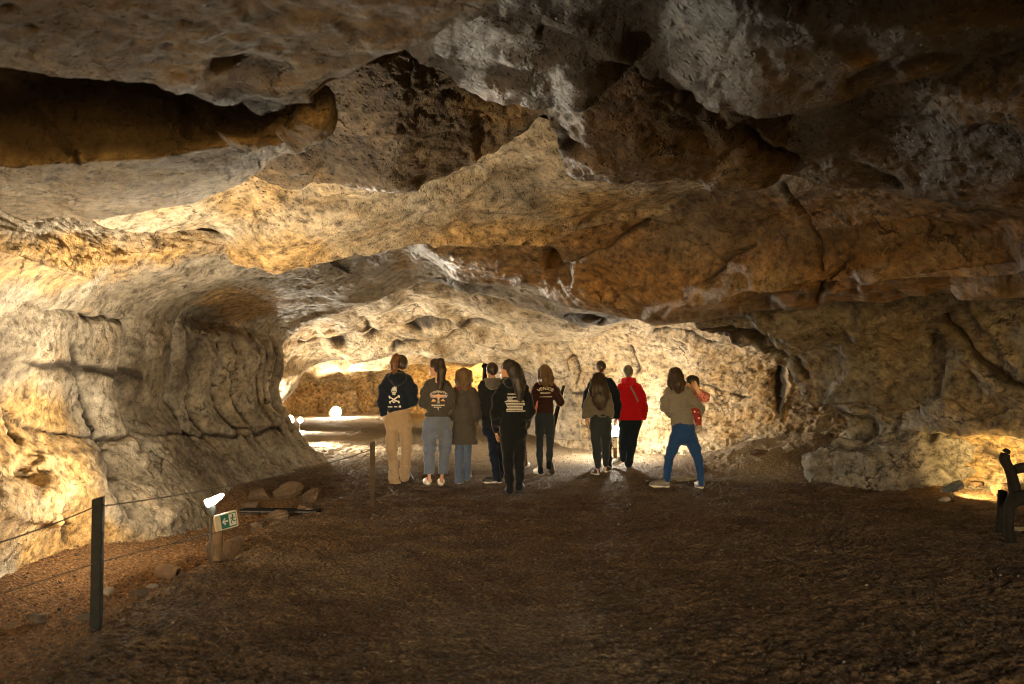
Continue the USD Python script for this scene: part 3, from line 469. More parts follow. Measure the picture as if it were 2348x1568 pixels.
def cap(p, a, b, ra, rb, flat=1.0):
    s = np.array([1, 1 / flat, 1]); p, a, b = p * s, np.array(a) * s, np.array(b) * s
    ab = b - a; t = np.clip((p - a) @ ab / (ab @ ab + 1e-9), 0, 1)
    return (np.linalg.norm(p - a - t[:, None] * ab, axis=1) - (ra + (rb - ra) * t)) * min(1, flat ** 0.5)
def chain_sdf(chains, k=0.03):
    """chains: lists of (x, y, z, r), with an optional depth ratio first."""
    def f(p):
        d = None
        for c in chains:
            flat, pts = (c[0], c[1:]) if np.isscalar(c[0]) else (1.0, c)
            for a, b in zip(pts[:-1], pts[1:]):
                e = cap(p, a[:3], b[:3], a[3], b[3], flat); d = e if d is None else smin(d, e, k)
        return d
    return f
def bounds_of(chains, pad=0.05):
    a = np.array([q for c in chains for q in (c[1:] if np.isscalar(c[0]) else c)])
    return (a[:, :3] - a[:, 3:]).min(0) - pad, (a[:, :3] + a[:, 3:]).max(0) + pad
def turn(v, yaw, at=(0, 0, 0)):
    c, s = math.cos(yaw), math.sin(yaw); q = v - at
    return np.stack([q[:, 0] * c - q[:, 1] * s, q[:, 0] * s + q[:, 1] * c, q[:, 2]], 1) + at
def ell(p, c, r): q = (p - c) / r; l = np.linalg.norm(q, axis=1); return (l - 1) * min(r)
def head_f(p):
    d = ell(p, [0, -0.012, 0.03], np.array([0.074, 0.094, 0.088]))
    d = smin(d, ell(p, [0, 0.03, -0.02], np.array([0.062, 0.062, 0.085])), 0.03)
    d = smin(d, cap(p, (0, 0.045, -0.055), (0, 0.066, -0.088), 0.042, 0.024), 0.02)
    d = smin(d, cap(p, (0, 0.088, 0.012), (0, 0.108, -0.028), 0.008, 0.012), 0.010)
    d = smin(d, cap(p, (-0.035, 0.074, 0.024), (0.035, 0.074, 0.024), 0.010, 0.010), 0.012)
    for s in (-1, 1):
        d = np.maximum(d, -(ell(p, [0.031 * s, 0.096, 0.006], np.array([0.017, 0.014, 0.010]))))
        d = smin(d, ell(p, [0.076 * s, -0.006, -0.008], np.array([0.009, 0.019, 0.030])), 0.006)
    d = smin(d, cap(p, (-0.018, 0.084, -0.052), (0.018, 0.084, -0.052), 0.009, 0.009), 0.006)
    d = np.maximum(d, -cap(p, (-0.022, 0.096, -0.053), (0.022, 0.096, -0.053), 0.003, 0.003))
    return d
HEAD = snet(head_f, (-0.1, -0.13, -0.14), (0.1, 0.14, 0.14), 0.0055)
def frame_to(d, n):
    d = np.array(d, float) / np.linalg.norm(d); n = np.array(n, float); n -= d * (n @ d); n /= np.linalg.norm(n)
    return np.stack([np.cross(d, n), n, d], 1)          # columns: across, palm side, along
def hand_mesh(wrist, d, palm, side, s=1.0, curl=0.5):
    ch = [[0.5, (-0.012, 0, -0.05, 0.026), (-0.014, 0, 0.02, 0.024), (-0.022, 0, 0.075, 0.017)], [0.5, (0.010, 0, -0.05, 0.026), (0.014, 0, 0.02, 0.024), (0.022, 0, 0.075, 0.017)]]
    fing = []
    for k, (x, l) in enumerate([(-0.030, 0.062), (-0.0105, 0.076), (0.0095, 0.082), (0.029, 0.070)]):
        c = curl * (1.15 - 0.12 * k); a0 = np.array([x, 0, 0.082]); ang = 0.35 * c; p = [(*a0, 0.0092)]
        for seg, r in ((0.45, 0.0088), (0.30, 0.0080), (0.25, 0.0068)):
            a0 = a0 + l * seg * np.array([0.08 * np.sign(x), math.sin(ang), math.cos(ang)]); p.append((*a0, r)); ang += 0.75 * c
        fing.append(p)
    fing.append([(0.024, 0.006, 0.012, 0.014), (0.046, 0.016, 0.040, 0.0115), (0.050, 0.026, 0.068, 0.0095), (0.044, 0.034, 0.088, 0.0078)])
    def f(p):
        q = p * [side, 1, 1]; d = chain_sdf(ch, 0.02)(q)
        for c in fing: d = smin(d, chain_sdf([c], 0.004)(q), 0.006)
        return d
    v, fc = snet(f, (-0.075, -0.05, -0.09), (0.075, 0.10, 0.19), 0.0055)
    return np.array(wrist) + s * (v @ frame_to(d, palm).T), fc
def join(parts):
    vs, fs, o = [], [], 0
    for v, f in parts: vs.append(v); fs.append(f + o); o += len(v)
    return np.vstack(vs), np.vstack(fs)
def cloth(chains, k=0.035, h=0.010, cut=None, fold=0.006, seed=0, fscale=9.0, rows=0.0):
    f0 = chain_sdf(chains, k)
    def f(p):
        d = f0(p)
        near = np.abs(d) < 0.05
        if near.any():
            q = p[near]
            w = q + 0.05 * (fbm(q, 4, 2, seed + 5)[:, None] - 0.5)
            d[near] += fold * 3.2 * (fbm(w * [1.0, 0.8, 1.4], fscale, 2, seed) - 0.5) + fold * 1.8 * (0.5 - ridged(w * [0.8, 0.6, 1.5], fscale * 0.8, 2, seed + 9))
            if rows: d[near] -= rows * np.abs(np.sin(q[:, 2] * math.pi / 0.045)) ** 0.5
        if cut is not None:
            for n, c in cut: d = np.maximum(d, (p - c) @ np.array(n, float))
        return d
    lo, hi = bounds_of(chains)
    return snet(f, lo, hi, h)
def hairy(chains, k=0.02, h=0.007, amp=0.006, seed=0, cut=None, sx=70):
    f0 = chain_sdf(chains, k)
    def f(p):
        d = f0(p); near = np.abs(d) < 0.035
        if near.any():
            q = p[near]; d[near] += amp * 2 * (noise(q * [1, 1, 0.10], sx, seed) - 0.5) + amp * 1.6 * (noise(q * [1, 1, 0.2], sx * 0.35, seed + 1) - 0.5)
        if cut is not None:
            for n, c in cut: d = np.maximum(d, (p - c) @ np.array(n, float))
        return d
    lo, hi = bounds_of(chains, 0.03)
    return snet(f, lo, hi, h)
def fabric(name, col, var=0.18, scale=60, rough=0.9, bump=0.004, bscale=260, sheen=0.8): return plain(name, col, rough, var, scale, bump, bscale, spec=0.1, sheen=sheen)
for nm, col in dict(skin=(0.50, 0.29, 0.19), skin_tan=(0.44, 0.23, 0.13), navy_cloth=(0.012, 0.017, 0.028), khaki_cloth=(0.32, 0.235, 0.15), grey_sweat=(0.055, 0.052, 0.048), jeans_light=(0.125, 0.155, 0.235), coat_wool=(0.060, 0.056, 0.050), jeans_mid=(0.075, 0.105, 0.175), jacket_dark=(0.016, 0.018, 0.020), hood_grey=(0.13, 0.125, 0.115), navy_trouser=(0.012, 0.018, 0.035), black_cloth=(0.008, 0.010, 0.012), maroon_cloth=(0.035, 0.016, 0.016), legging=(0.024, 0.032, 0.040), blue_black=(0.011, 0.018, 0.030), grey_marl=(0.12, 0.115, 0.105), red_shell=(0.52, 0.012, 0.022), taupe_knit=(0.165, 0.158, 0.145), jeans_blue=(0.016, 0.050, 0.150), brown_cloth=(0.16, 0.09, 0.05), scarf_red=(0.14, 0.045, 0.04), pink_cloth=(0.55, 0.22, 0.22), sock_grey=(0.30, 0.28, 0.25), grey_sleeve=(0.10, 0.095, 0.085)).items():
    plain(nm, col, 0.5, 0.06, 20, 0.0008, 160) if nm.startswith('skin') else fabric(nm, col)
for nm, col in dict(hair_auburn=(0.11, 0.045, 0.016), hair_dark=(0.020, 0.012, 0.008), hair_blonde=(0.085, 0.052, 0.023), hair_black=(0.010, 0.008, 0.007), hair_brown=(0.02, 0.012, 0.007), hair_grey=(0.09, 0.085, 0.075), hair_mid=(0.015, 0.010, 0.006)).items():
    c = np.array(col)
    mat(nm, {'t': ('texture_coordinate', {}), 'mp': ('mapping', {'scale': (1, 1, 0.06)}), 'n': ('noise_texture', {'scale': 190.0, 'detail': 3.0}), 'r': ('rgb_ramp', {'ramp': [(0.3, tuple(c * 0.55)), (0.7, tuple(c * 1.6))]}),
             'b': ('bump', {'strength': 1.0, 'distance': 0.004}), 'p': ('principled_bsdf', {'roughness': 0.42, 'specular_ior_level': 0.5, 'sheen_weight': 0.3, 'sheen_tint': tuple(np.minimum(1, c * 3 + 0.1))})},
        [('t.object', 'mp.vector'), ('mp.vector', 'n.vector'), ('n.fac', 'r.fac'), ('r.color', 'p.base_color'), ('n.fac', 'b.height'), ('b.normal', 'p.normal')])
for nm, col in dict(shoe_white=(0.72, 0.70, 0.66), shoe_black=(0.014, 0.014, 0.016), shoe_grey=(0.15, 0.135, 0.115), sole_dark=(0.03, 0.026, 0.022), sole_white=(0.62, 0.60, 0.55), shoe_red=(0.45, 0.03, 0.03), print_pale=(0.62, 0.60, 0.54), print_tan=(0.62, 0.36, 0.16), print_mauve=(0.33, 0.28, 0.33), strap_grey=(0.23, 0.24, 0.21), strap_black=(0.02, 0.02, 0.02), eye_white=(0.75, 0.74, 0.72), glass_frame=(0.03, 0.02, 0.02)).items():
    plain(nm, col, 0.55, 0.08, 40, 0.0006, 200)
mat('leopard', {'t': ('texture_coordinate', {}), 'v': ('voronoi_texture', {'scale': 34.0, 'feature': 'f1'}), 'r': ('rgb_ramp', {'ramp': [(0.30, (0.05, 0.012, 0.012)), (0.42, (0.58, 0.20, 0.19))]}), 'p': ('principled_bsdf', {'roughness': 0.9})}, [('t.object', 'v.vector'), ('v.distance', 'r.fac'), ('r.color', 'p.base_color')])
mat('spotted_red', {'t': ('texture_coordinate', {}), 'v': ('voronoi_texture', {'scale': 17.0, 'feature': 'f1', 'randomness': 0.7}), 'r': ('rgb_ramp', {'ramp': [(0.20, (0.65, 0.55, 0.45)), (0.27, (0.20, 0.018, 0.02))]}), 'p': ('principled_bsdf', {'roughness': 0.9})}, [('t.object', 'v.vector'), ('v.distance', 'r.fac'), ('r.color', 'p.base_color')])

class Figure:
    """A person standing at photograph column xc with the feet at row yf; joints are given as photograph places and metres forward."""
    def __init__(s, label, xc, yf, D=None, group='visitors walking away through the cave'):
        s.D = D or ground_at(xc, yf); s.k = s.D / FOC; s.xc, s.yf = xc, yf
        w = P(xc, yf, s.D); z = fz_at(w[0], w[1]) - .012; s.z0 = z
        s.root = thing('person', label, 'person', (w[0], w[1], z), 0, group); s.n = 0
        s.skinparts = []
    def J(s, x, y, dy=0.0, r=None):
        q = ((x - s.xc) * s.k, dy, (s.yf - y) * s.k)
        return q if r is None else (*q, r * s.k)
    def C(s, *pts, flat=None):
        c = [s.J(*p) for p in pts]; return ([flat] + c) if flat else c
    def add(s, name, vf, m, parent=None, label=None): s.n += 1; return obj(name, vf, m, parent or s.root, smooth=True, label=label)
    def head(s, x, y, yaw=0, dy=0.02, sc=1.0, skin='skin', tilt=0.0):
        c = np.array(s.J(x, y, dy)); v = HEAD[0] * sc
        if tilt: v = v @ trimesh.transformations.rotation_matrix(tilt, [1, 0, 0])[:3, :3].T
        v = turn(v, yaw) + c; s.skinparts.append((v, HEAD[1])); s.hc, s.hyaw, s.hs, s.skin = c, yaw, sc, skin
        return c
    def hp(s, *q):          # places in the frame of the head
        q = np.array(q, float); v = q[:, :3] * s.hs
        v = turn(v, s.hyaw) + s.hc; return [(*a, r * s.hs) for a, r in zip(v, q[:, 3])]
    def hand(s, x, y, dy, d, palm, side, curl=0.5, sc=0.98): s.skinparts.append(hand_mesh(s.J(x, y, dy), d, palm, side, sc, curl))
    def flesh(s, *chains, k=0.02):
        chains = [chains[0]] + [[(*q_[:3], q_[3] * .66) for q_ in c] for c in chains[1:]]; lo, hi = bounds_of(chains, 0.02); s.skinparts.append(snet(chain_sdf(list(chains), k), lo, hi, 0.010))
    def body(s):
        s.add('body', join(s.skinparts), s.skin)
        for sx_ in (-1, 1):
            e = trimesh.creation.icosphere(1, 0.0115 * s.hs); e.apply_translation(s.hp((0.031 * sx_, 0.079, 0.007, 0))[0][:3]); obj('eye', e, 'eye_white', s.root, smooth=True)
    def shoe(s, x, y, m='shoe_white', sole='sole_white', dirx=0.0, lift=0.0, dy=0.0, L=0.26, heel=None, ankle=0.10, wide=0.042):
        """A shoe whose heel stands at (x, y); lift raises the heel, with the toe left on the ground."""
        h = np.array(s.J(x, y, dy)); h[2] = max(h[2], 0.0) if not lift else h[2]
        a = math.atan2(lift, L); fwd = np.array([math.sin(dirx) * math.cos(a), math.cos(dirx) * math.cos(a), -math.sin(a)]); up = np.array([math.sin(dirx) * math.sin(a), math.cos(dirx) * math.sin(a), math.cos(a)])
        q = lambda t, u, r: (*(h + fwd * t * L + up * u), r)
        ch = [[q(0.10, 0.055, wide * 0.9), q(0.45, 0.05, wide * 0.88), q(0.72, 0.045, wide), q(0.90, 0.036, wide * 0.72)], [q(0.14, ankle, 0.040), q(0.16, 0.06, 0.044), q(0.5, 0.055, 0.038)]]
        cut = [(tuple(-up), h + up * 0.018)]
        lo, hi = bounds_of(ch, 0.02)
        f0 = chain_sdf(ch, 0.02)
        def f(p):
            d = f0(p); 
            for n, c in cut: d = np.maximum(d, (p - c) @ np.array(n))
            top = h + up * (ankle + 0.012); return np.maximum(d, (p - top) @ up)
        sh = s.add('shoe', snet(f, lo, hi, 0.008), m)
        sc = [[q(0.07, 0.045, wide * 1.02), q(0.42, 0.045, wide * 0.92), q(0.72, 0.045, wide * 1.10), q(0.92, 0.045, wide * 0.80)]]
        g0 = chain_sdf(sc, 0.02); lo, hi = bounds_of(sc, 0.02)
        g = lambda p: np.maximum(np.maximum(g0(p), (p - (h + up * 0.028)) @ up), -(p - h) @ up)
        s.add('sole', snet(g, lo, hi, 0.007), sole, sh)
        if heel: 
            hb = [[q(0.02, 0.075, 0.022), q(0.03, 0.105, 0.020)]]; lo, hi = bounds_of(hb, 0.02)
            s.add('heel_tab', snet(chain_sdf(hb), lo, hi, 0.006), heel, sh)
        return sh
    def decal(s, garment_v, polys, m, parent, name='print', size=0.022, off=0.005, warp=None):
        """Flat shapes, drawn at photograph places, laid on the back of a garment."""
        ms = []
        for g in polys:
            for gg in getattr(g, 'geoms', [g]):
                if gg.area < 1e-6: continue
                v2, f2 = trimesh.creation.triangulate_polygon(gg, engine='earcut')
                v3 = np.c_[v2, 0 * v2[:, 0]]
                v3, f2 = trimesh.remesh.subdivide_to_size(v3, f2, size / s.k, max_iter=12) if len(v3) else (v3, f2)
                if warp: v3 = warp(v3)
                ms.append((v3, f2))
        v, f = join(ms)
        X, Z = (v[:, 0] - s.xc) * s.k, (s.yf - v[:, 1]) * s.k
        n = np.zeros_like(garment_v[0]); fa = garment_v[1]; fn = np.cross(garment_v[0][fa[:, 1]] - garment_v[0][fa[:, 0]], garment_v[0][fa[:, 2]] - garment_v[0][fa[:, 0]])
        for c in range(3): np.add.at(n, fa[:, c], fn)
        b = n[:, 1] < -0.25 * np.linalg.norm(n, axis=1); gv = garment_v[0][b]
        li, ni = LinearNDInterpolator(gv[:, [0, 2]], gv[:, 1]), NearestNDInterpolator(gv[:, [0, 2]], gv[:, 1])
        y = li(np.c_[X, Z]); y = np.where(np.isnan(y), ni(np.c_[X, Z]), y)
        w = np.stack([X, y - off, Z], 1)
        fn = np.cross(w[f[:, 1]] - w[f[:, 0]], w[f[:, 2]] - w[f[:, 0]]); fl = fn[:, 1] > 0; f = f.copy(); f[fl] = f[fl][:, ::-1]
        return obj(name, (w, f), m, parent, smooth=True)
def text_poly(t, x, y, hgt, bold=True, width=None):
    m = meshkit.text_mesh(t, 1.0, 0.01, bold); m = m.slice_plane([0, 0, 0.005], [0, 0, -1]) if 0 else m
    top = m.triangles_center[:, 2] > 0.0099; tri = m.triangles[top][:, :, :2]
    g = unary_union([Polygon(a).buffer(0.004) for a in tri if Polygon(a).area > 1e-7]).simplify(0.01)
    x0, y0, x1, y1 = g.bounds; sx_ = (width / (x1 - x0)) if width else hgt
    g = affinity.translate(g, -(x0 + x1) / 2, 0); g = affinity.scale(g, sx_, -hgt, origin=(0, 0)); return affinity.translate(g, x, y)
def arc(xc, yc, R):     # bends a line of lettering centred on xc, with its foot at yc, over a circle of radius R
    def w(v):
        a = (v[:, 0] - xc) / R; r = R + (yc - v[:, 1]); o = v.copy(); o[:, 0] = xc + r * np.sin(a); o[:, 1] = yc + R - r * np.cos(a); return o
    return w
def bar(x0, x1, y, t=1.4): return sbox(x0, y - t / 2, x1, y + t / 2)
G_ = lambda v, f: (v, f)

# 1 --- navy hoodie, khaki trousers
p = Figure('person in navy hoodie with skull print and loose khaki trousers, leftmost of the group', 910, 1108)
p.head(917, 834, 0.35); p.flesh(p.C((915, 850, 0, 9), (913, 866, -.02, 10)), p.C((912, 900, 0, 14), (912, 950, 0, 14), (897, 965, 0, 10), (898, 1030, 0, 8), (904, 1098, 0, 6)), p.C((912, 950, 0, 14), (929, 965, 0, 10), (930, 1022, 0.05, 8), (930, 1084, -.12, 6)), p.C((912, 880, 0, 14), (880, 872, 0, 7), (876, 920, 0, 6), (880, 955, .06, 5)), p.C((912, 880, 0, 14), (942, 872, 0, 7), (950, 918, 0, 6), (938, 910, .26, 5)))
p.hand(881, 956, .07, (0.1, 0.5, -0.9), (1, 0, 0.1), 1); p.hand(936, 908, .28, (-0.6, 0.8, 0.1), (0, 0, 1), -1); p.body()
hr = p.add('hair', hairy([p.hp((0, -.02, .035, .090), (0, .0, .045, .087)), p.hp((0.01, -.05, .0, .068), (0, -.02, .05, .08))], cut=[((0, 1, -0.25), p.hc + [0, .055, 0])], seed=1), 'hair_brown')
p.add('ponytail', hairy([p.C((914, 819, -.08, 6), (909, 818, -.11, 8.5), (906, 830, -.13, 9), (905, 844, -.13, 7.5), (905, 853, -.12, 4))], seed=14, amp=.006), 'hair_auburn', hr)
p.add('hair_tie', hairy([p.C((914, 818, -.085, 4.5), (912, 818, -.095, 4.5))], amp=.001), 'strap_black', hr)
ch = [p.C((911, 876, 0, 19), (911, 905, 0, 23), (912, 942, 0, 27), flat=.66), p.C((897, 871, 0, 17), (926, 871, 0, 17), flat=.7), p.C((911, 862, -.03, 13), (911, 856, -.01, 14), flat=.9), p.C((892, 872, 0, 15), (882, 888, 0, 13.5), (876, 920, 0, 12.5), (881, 957, .05, 8.5)), p.C((930, 872, 0, 14), (942, 888, 0, 12.5), (946, 916, 0, 11.5), (936, 914, .22, 8))]
g1 = cloth(ch, cut=[((0.30, 0, -0.95), np.array(p.J(903, 944)))], seed=11, k=0.04, fold=0.009)
t = p.add('hoodie', g1, 'navy_cloth')
p.add('hood', cloth([p.C((899, 864, -.07, 9), (911, 872, -.11, 11), (924, 864, -.07, 9)), p.C((901, 858, -.03, 8), (911, 862, -.09, 9), (922, 858, -.03, 8))], seed=12, fold=0.004), 'navy_cloth', t)
shr = lambda g: affinity.scale(g, .82, .92, origin=(904, 906))
sk = Point(904, 892).buffer(7.6).union(sbox(900, 896, 908, 903)); sk = sk.difference(Point(901, 894).buffer(2.0)).difference(Point(907, 894).buffer(2.0)).difference(Polygon([(904, 896), (902.8, 899), (905.2, 899)])).difference(unary_union([bar(x_, x_ + .5, 901.5, 3) for x_ in (901.5, 903.5, 905.5)]))
bone = [LineString([(892, 908), (917, 920)]).buffer(1.5), LineString([(917, 906), (893, 920)]).buffer(1.5)] + [Point(*c).buffer(2.3) for c in ((891, 907), (892, 909.5), (917, 919), (918, 921), (917, 905), (918.5, 907.5), (892, 920), (893, 922))]
rose = Point(904, 917).buffer(5.4).difference(Point(902, 916).buffer(1.3)).difference(Point(906, 918.5).buffer(1.2)).difference(LineString([(900, 920), (908, 913)]).buffer(.4))
flame = Polygon([(899, 886), (901, 882), (903, 885), (906, 880), (908, 884), (912, 883), (910, 888), (904, 886)])
p.decal(g1, [*map(shr, [sk, *bone, rose, flame]), bar(889.5, 900.5, 930, 2.2), bar(904.5, 912, 929.6, 2.2), sbox(915.5, 927, 920.5, 931.5)], 'print_pale', t)
g = cloth([p.C((912, 948, 0, 26), (912, 956, 0, 29.5), flat=.68), p.C((897, 960, 0, 16.5), (897, 1000, 0, 13.5), (898, 1030, 0, 12), (902, 1075, 0, 11), (906, 1102, 0, 12.5)), p.C((928, 960, 0, 16.5), (930, 1000, .03, 13.5), (931, 1026, .04, 12), (930, 1060, -.06, 11), (929, 1087, -.14, 11.5))], k=0.022, seed=13, fold=0.010, fscale=8, cut=[((0, 0, -1), np.array(p.J(0, 1105.5)))])
p.add('trousers', g, 'khaki_cloth')
p.shoe(906, 1108, 'shoe_grey', 'sole_white', -.1); p.shoe(931, 1087, 'shoe_black', 'sole_dark', .35, lift=.15, dy=-.15, L=.25)

# 2 --- grey sweatshirt with a bird print, light jeans
p = Figure('person with dark ponytail, dark grey sweatshirt with bird print, light jeans and white shoes', 1001, 1111)
p.head(998, 842, 1.05); p.flesh(p.C((1001, 858, 0, 8.5), (1002, 872, -.02, 10)), p.C((1002, 900, 0, 14), (1002, 955, 0, 14), (985, 975, 0, 10), (984, 1022, 0, 8), (984, 1100, 0, 5.4)), p.C((1002, 955, 0, 14), (1019, 975, 0, 10), (1018, 1026, 0, 8), (1012, 1101, 0, 5.4)), p.C((1002, 888, 0, 14), (974, 884, 0, 7), (970, 921, -.02, 6), (984, 925, .25, 5)), p.C((1002, 888, 0, 14), (1030, 884, 0, 7), (1032, 925, 0, 6), (1026, 938, .22, 5)))
p.hand(985, 926, .27, (0.5, 0.85, 0), (0, 0, 1), 1); p.hand(1025, 939, .24, (-0.5, 0.85, 0), (0, 0, 1), -1); p.body()
p.add('hair', hairy([p.hp((0, -.025, .04, .088), (0, .01, .052, .080)), p.hp((0, -.05, .0, .066), (0, -.02, .04, .08)), p.C((1004, 829, -.03, 7), (1010, 828, -.08, 9), (1013, 846, -.10, 10.5), (1012, 868, -.12, 9), (1009, 888, -.13, 5.5))], seed=2, cut=[((-1, .55, -.15), p.hc + [-.035, .02, 0])]), 'hair_dark')
ch = [p.C((1002, 886, 0, 19), (1002, 915, 0, 24), (1003, 946, 0, 28), flat=.66), p.C((988, 883, 0, 16), (1018, 883, 0, 16), flat=.7), p.C((1002, 872, -.01, 11), (1002, 880, 0, 14)), p.C((984, 884, 0, 14), (974, 898, 0, 12), (971, 922, 0, 11.5), (982, 928, .20, 8)), p.C((1020, 884, 0, 14), (1030, 900, 0, 12), (1029, 930, .02, 11.5), (1025, 942, .2, 8))]
g2 = cloth(ch, cut=[((0, 0, -1), np.array(p.J(0, 953)))], seed=21, fold=0.009)
t = p.add('sweatshirt', g2, 'grey_sweat')
e = [text_poly('ETERNITY', 1006, 897.5, 4.6, True, 37)]
p.decal(g2, e, 'print_pale', t, warp=arc(1006, 897.5, 26))
p.decal(g2, [bar(1001, 1010, 896, 1.6), *[bar(990 + k_ * 4.3, 993.4 + k_ * 4.3, 926.5, 2.6) for k_ in range(7)], *[bar(995 + k_ * 3.6, 997.8 + k_ * 3.6, 930.6, 1.8) for k_ in range(5)], Polygon([(1004, 932), (1006, 932), (1005, 939)])], 'print_pale', t)
p.decal(g2, [Polygon([(985, 903), (1003, 902), (1005.5, 899), (1008, 902), (1027, 903), (1024, 909), (1009, 909.5), (1007.5, 914), (1009, 922), (1002.5, 922), (1004, 914), (1002.5, 909.5), (988, 909.5)])], 'print_mauve', t)
p.decal(g2, [Polygon([(991, 903.5), (1003, 903), (1005.5, 899.5), (1008, 903), (1021, 903.5), (1018, 906), (1008, 907), (1006.8, 913), (1004.2, 913), (1003, 907), (994, 906)]), ], 'print_tan', t, off=.0075)
for g_ in (Polygon([(989, 918.5), (992, 913.5), (995, 912), (1000.5, 917.5)]), Polygon([(1010.5, 916.5), (1016, 911), (1021, 917.5)])): p.decal(g2, [g_], 'print_tan', t, off=.006)
g = cloth([p.C((1002, 952, 0, 27), (1002, 968, 0, 32), flat=.68), p.C((986, 970, 0, 18), (983, 1000, .01, 17), (984, 1026, .02, 14), (984, 1080, 0, 11.5)), p.C((1018, 970, 0, 18), (1020, 1000, .01, 17), (1019, 1028, .02, 14), (1015, 1084, 0, 11.5))], k=0.02, seed=22, fold=0.010, fscale=8, cut=[((0, 0, -1), np.array(p.J(0, 1083)))])
p.add('jeans', g, 'jeans_light')
p.shoe(982, 1110, 'shoe_white', 'sole_white', -.25, heel='shoe_red', ankle=.085); p.shoe(1011, 1111, 'shoe_white', 'sole_white', -.05, heel='shoe_red', ankle=.085)

# 3 --- long wool coat
p = Figure('person with fair shoulder length hair in a long brown wool coat and jeans', 1063, 1107)
p.head(1063, 862, -.35, sc=.97); p.flesh(p.C((1062, 876, 0, 8), (1062, 890, -.02, 10)), p.C((1063, 900, 0, 14), (1063, 990, 0, 14), (1052, 1040, 0, 8), (1052, 1098, 0, 6)), p.C((1063, 990, 0, 14), (1071, 1040, .04, 6), (1069, 1090, .1, 5)), p.C((1063, 900, 0, 14), (1040, 902, 0, 7), (1038, 945, 0, 6), (1044, 965, .12, 5)), p.C((1063, 900, 0, 14), (1087, 902, 0, 7), (1092, 945, 0, 6), (1088, 966, .1, 5)))
p.hand(1044, 966, .13, (0.2, .5, -.8), (1, 0, 0), 1); p.hand(1088, 967, .11, (-.2, .5, -.8), (-1, 0, 0), -1); p.body()
p.add('hair', hairy([p.hp((0, -.02, .035, .093), (0, .01, .045, .086)), p.C((1054, 856, -.01, 11), (1051, 872, -.02, 9), (1052, 884, -.05, 5)), p.C((1072, 856, -.01, 11), (1074, 872, -.02, 9), (1074, 886, -.05, 5)), p.C((1063, 854, -.06, 14), (1064, 872, -.09, 12), (1066, 886, -.10, 7))], seed=3, cut=[((0, 1, 0), p.hc + [0, .055, 0])]), 'hair_blonde')
ch = [p.C((1063, 902, 0, 20), (1063, 940, 0, 25), (1064, 1012, 0, 31), flat=.66), p.C((1049, 899, 0, 15), (1078, 899, 0, 15), flat=.7), p.C((1047, 900, 0, 13), (1040, 918, 0, 11.5), (1039, 948, 0, 10.5), (1044, 966, .08, 8)), p.C((1079, 900, 0, 13), (1088, 918, 0, 11.5), (1092, 948, 0, 10.5), (1088, 968, .08, 8))]
g3 = cloth(ch, cut=[((0, 0, -1), np.array(p.J(0, 1016)))], seed=31, fold=0.005)
t = p.add('coat', g3, 'coat_wool'); p.add('collar', cloth([p.C((1050, 892, -.02, 7), (1063, 896, -.07, 8), (1077, 892, -.02, 7))], seed=32, fold=.003), 'coat_wool', t)
p.add('scarf', cloth([p.C((1050, 886, 0, 6), (1056, 889, -.05, 6.5), (1070, 889, -.05, 6), (1077, 887, 0, 6)), p.C((1047, 880, .02, 5), (1052, 888, -.02, 6))], seed=33, fold=.004), 'scarf_red')
p.decal(g3, [LineString([(1060, 888), (1052, 904), (1043, 915)]).buffer(1.2)], 'strap_black', p.root, 'bag_strap')
p.add('jeans', cloth([p.C((1063, 985, 0, 20), (1063, 990, 0, 21), flat=.6), p.C((1053, 990, 0, 12), (1052, 1040, 0, 10), (1052, 1102, 0, 10.5)), p.C((1071, 990, .0, 12), (1070, 1040, .03, 10), (1069, 1092, .10, 9))], k=.015, seed=34, fold=.006, cut=[((0, 0, -1), np.array(p.J(0, 1104)))]), 'jeans_mid')
p.shoe(1052, 1107, 'shoe_grey', 'sole_white', -.1); p.shoe(1069, 1096, 'shoe_grey', 'sole_white', .1, dy=.12)

# 4 --- man in a dark hooded jacket
p = Figure('person with cropped dark hair, dark jacket with grey hood and navy trousers', 1128, 1106)
p.head(1127, 850, .35, sc=.98); p.flesh(p.C((1127, 864, 0, 9), (1127, 880, -.02, 11)), p.C((1127, 895, 0, 15), (1127, 960, 0, 14), (1130, 990, 0, 10), (1131, 1038, 0, 8), (1141, 1095, 0, 6)), p.C((1127, 960, 0, 14), (1146, 990, .05, 10), (1150, 1040, .12, 8), (1150, 1085, .2, 6)), p.C((1127, 888, 0, 15), (1107, 884, 0, 8), (1102, 930, 0, 7), (1109, 970, .1, 5.5)), p.C((1127, 888, 0, 15), (1150, 884, 0, 8), (1156, 930, 0, 7), (1150, 970, .1, 5.5)))
p.hand(1110, 972, .11, (.1, .4, -.9), (1, 0, 0), 1); p.hand(1150, 972, .11, (-.1, .4, -.9), (-1, 0, 0), -1); p.body()
p.add('hair', hairy([p.hp((0, -.025, .04, .086), (0, .0, .055, .078)), p.hp((0, -.06, -.01, .045), (0, -.03, .03, .07))], amp=.003, seed=4, cut=[((0, 1, -.4), p.hc + [0, .045, 0])]), 'hair_dark')
ch = [p.C((1127, 890, 0, 21), (1128, 920, 0, 25), (1129, 968, 0, 27), flat=.68), p.C((1112, 884, 0, 17), (1145, 884, 0, 17), flat=.72), p.C((1110, 886, 0, 14), (1106, 905, 0, 13), (1103, 932, 0, 12), (1109, 972, .07, 8)), p.C((1147, 886, 0, 14), (1152, 905, 0, 13), (1156, 932, 0, 12), (1150, 972, .07, 8))]
t = p.add('jacket', cloth(ch, cut=[((0, 0, -1), np.array(p.J(0, 980)))], seed=41, fold=.008), 'jacket_dark')
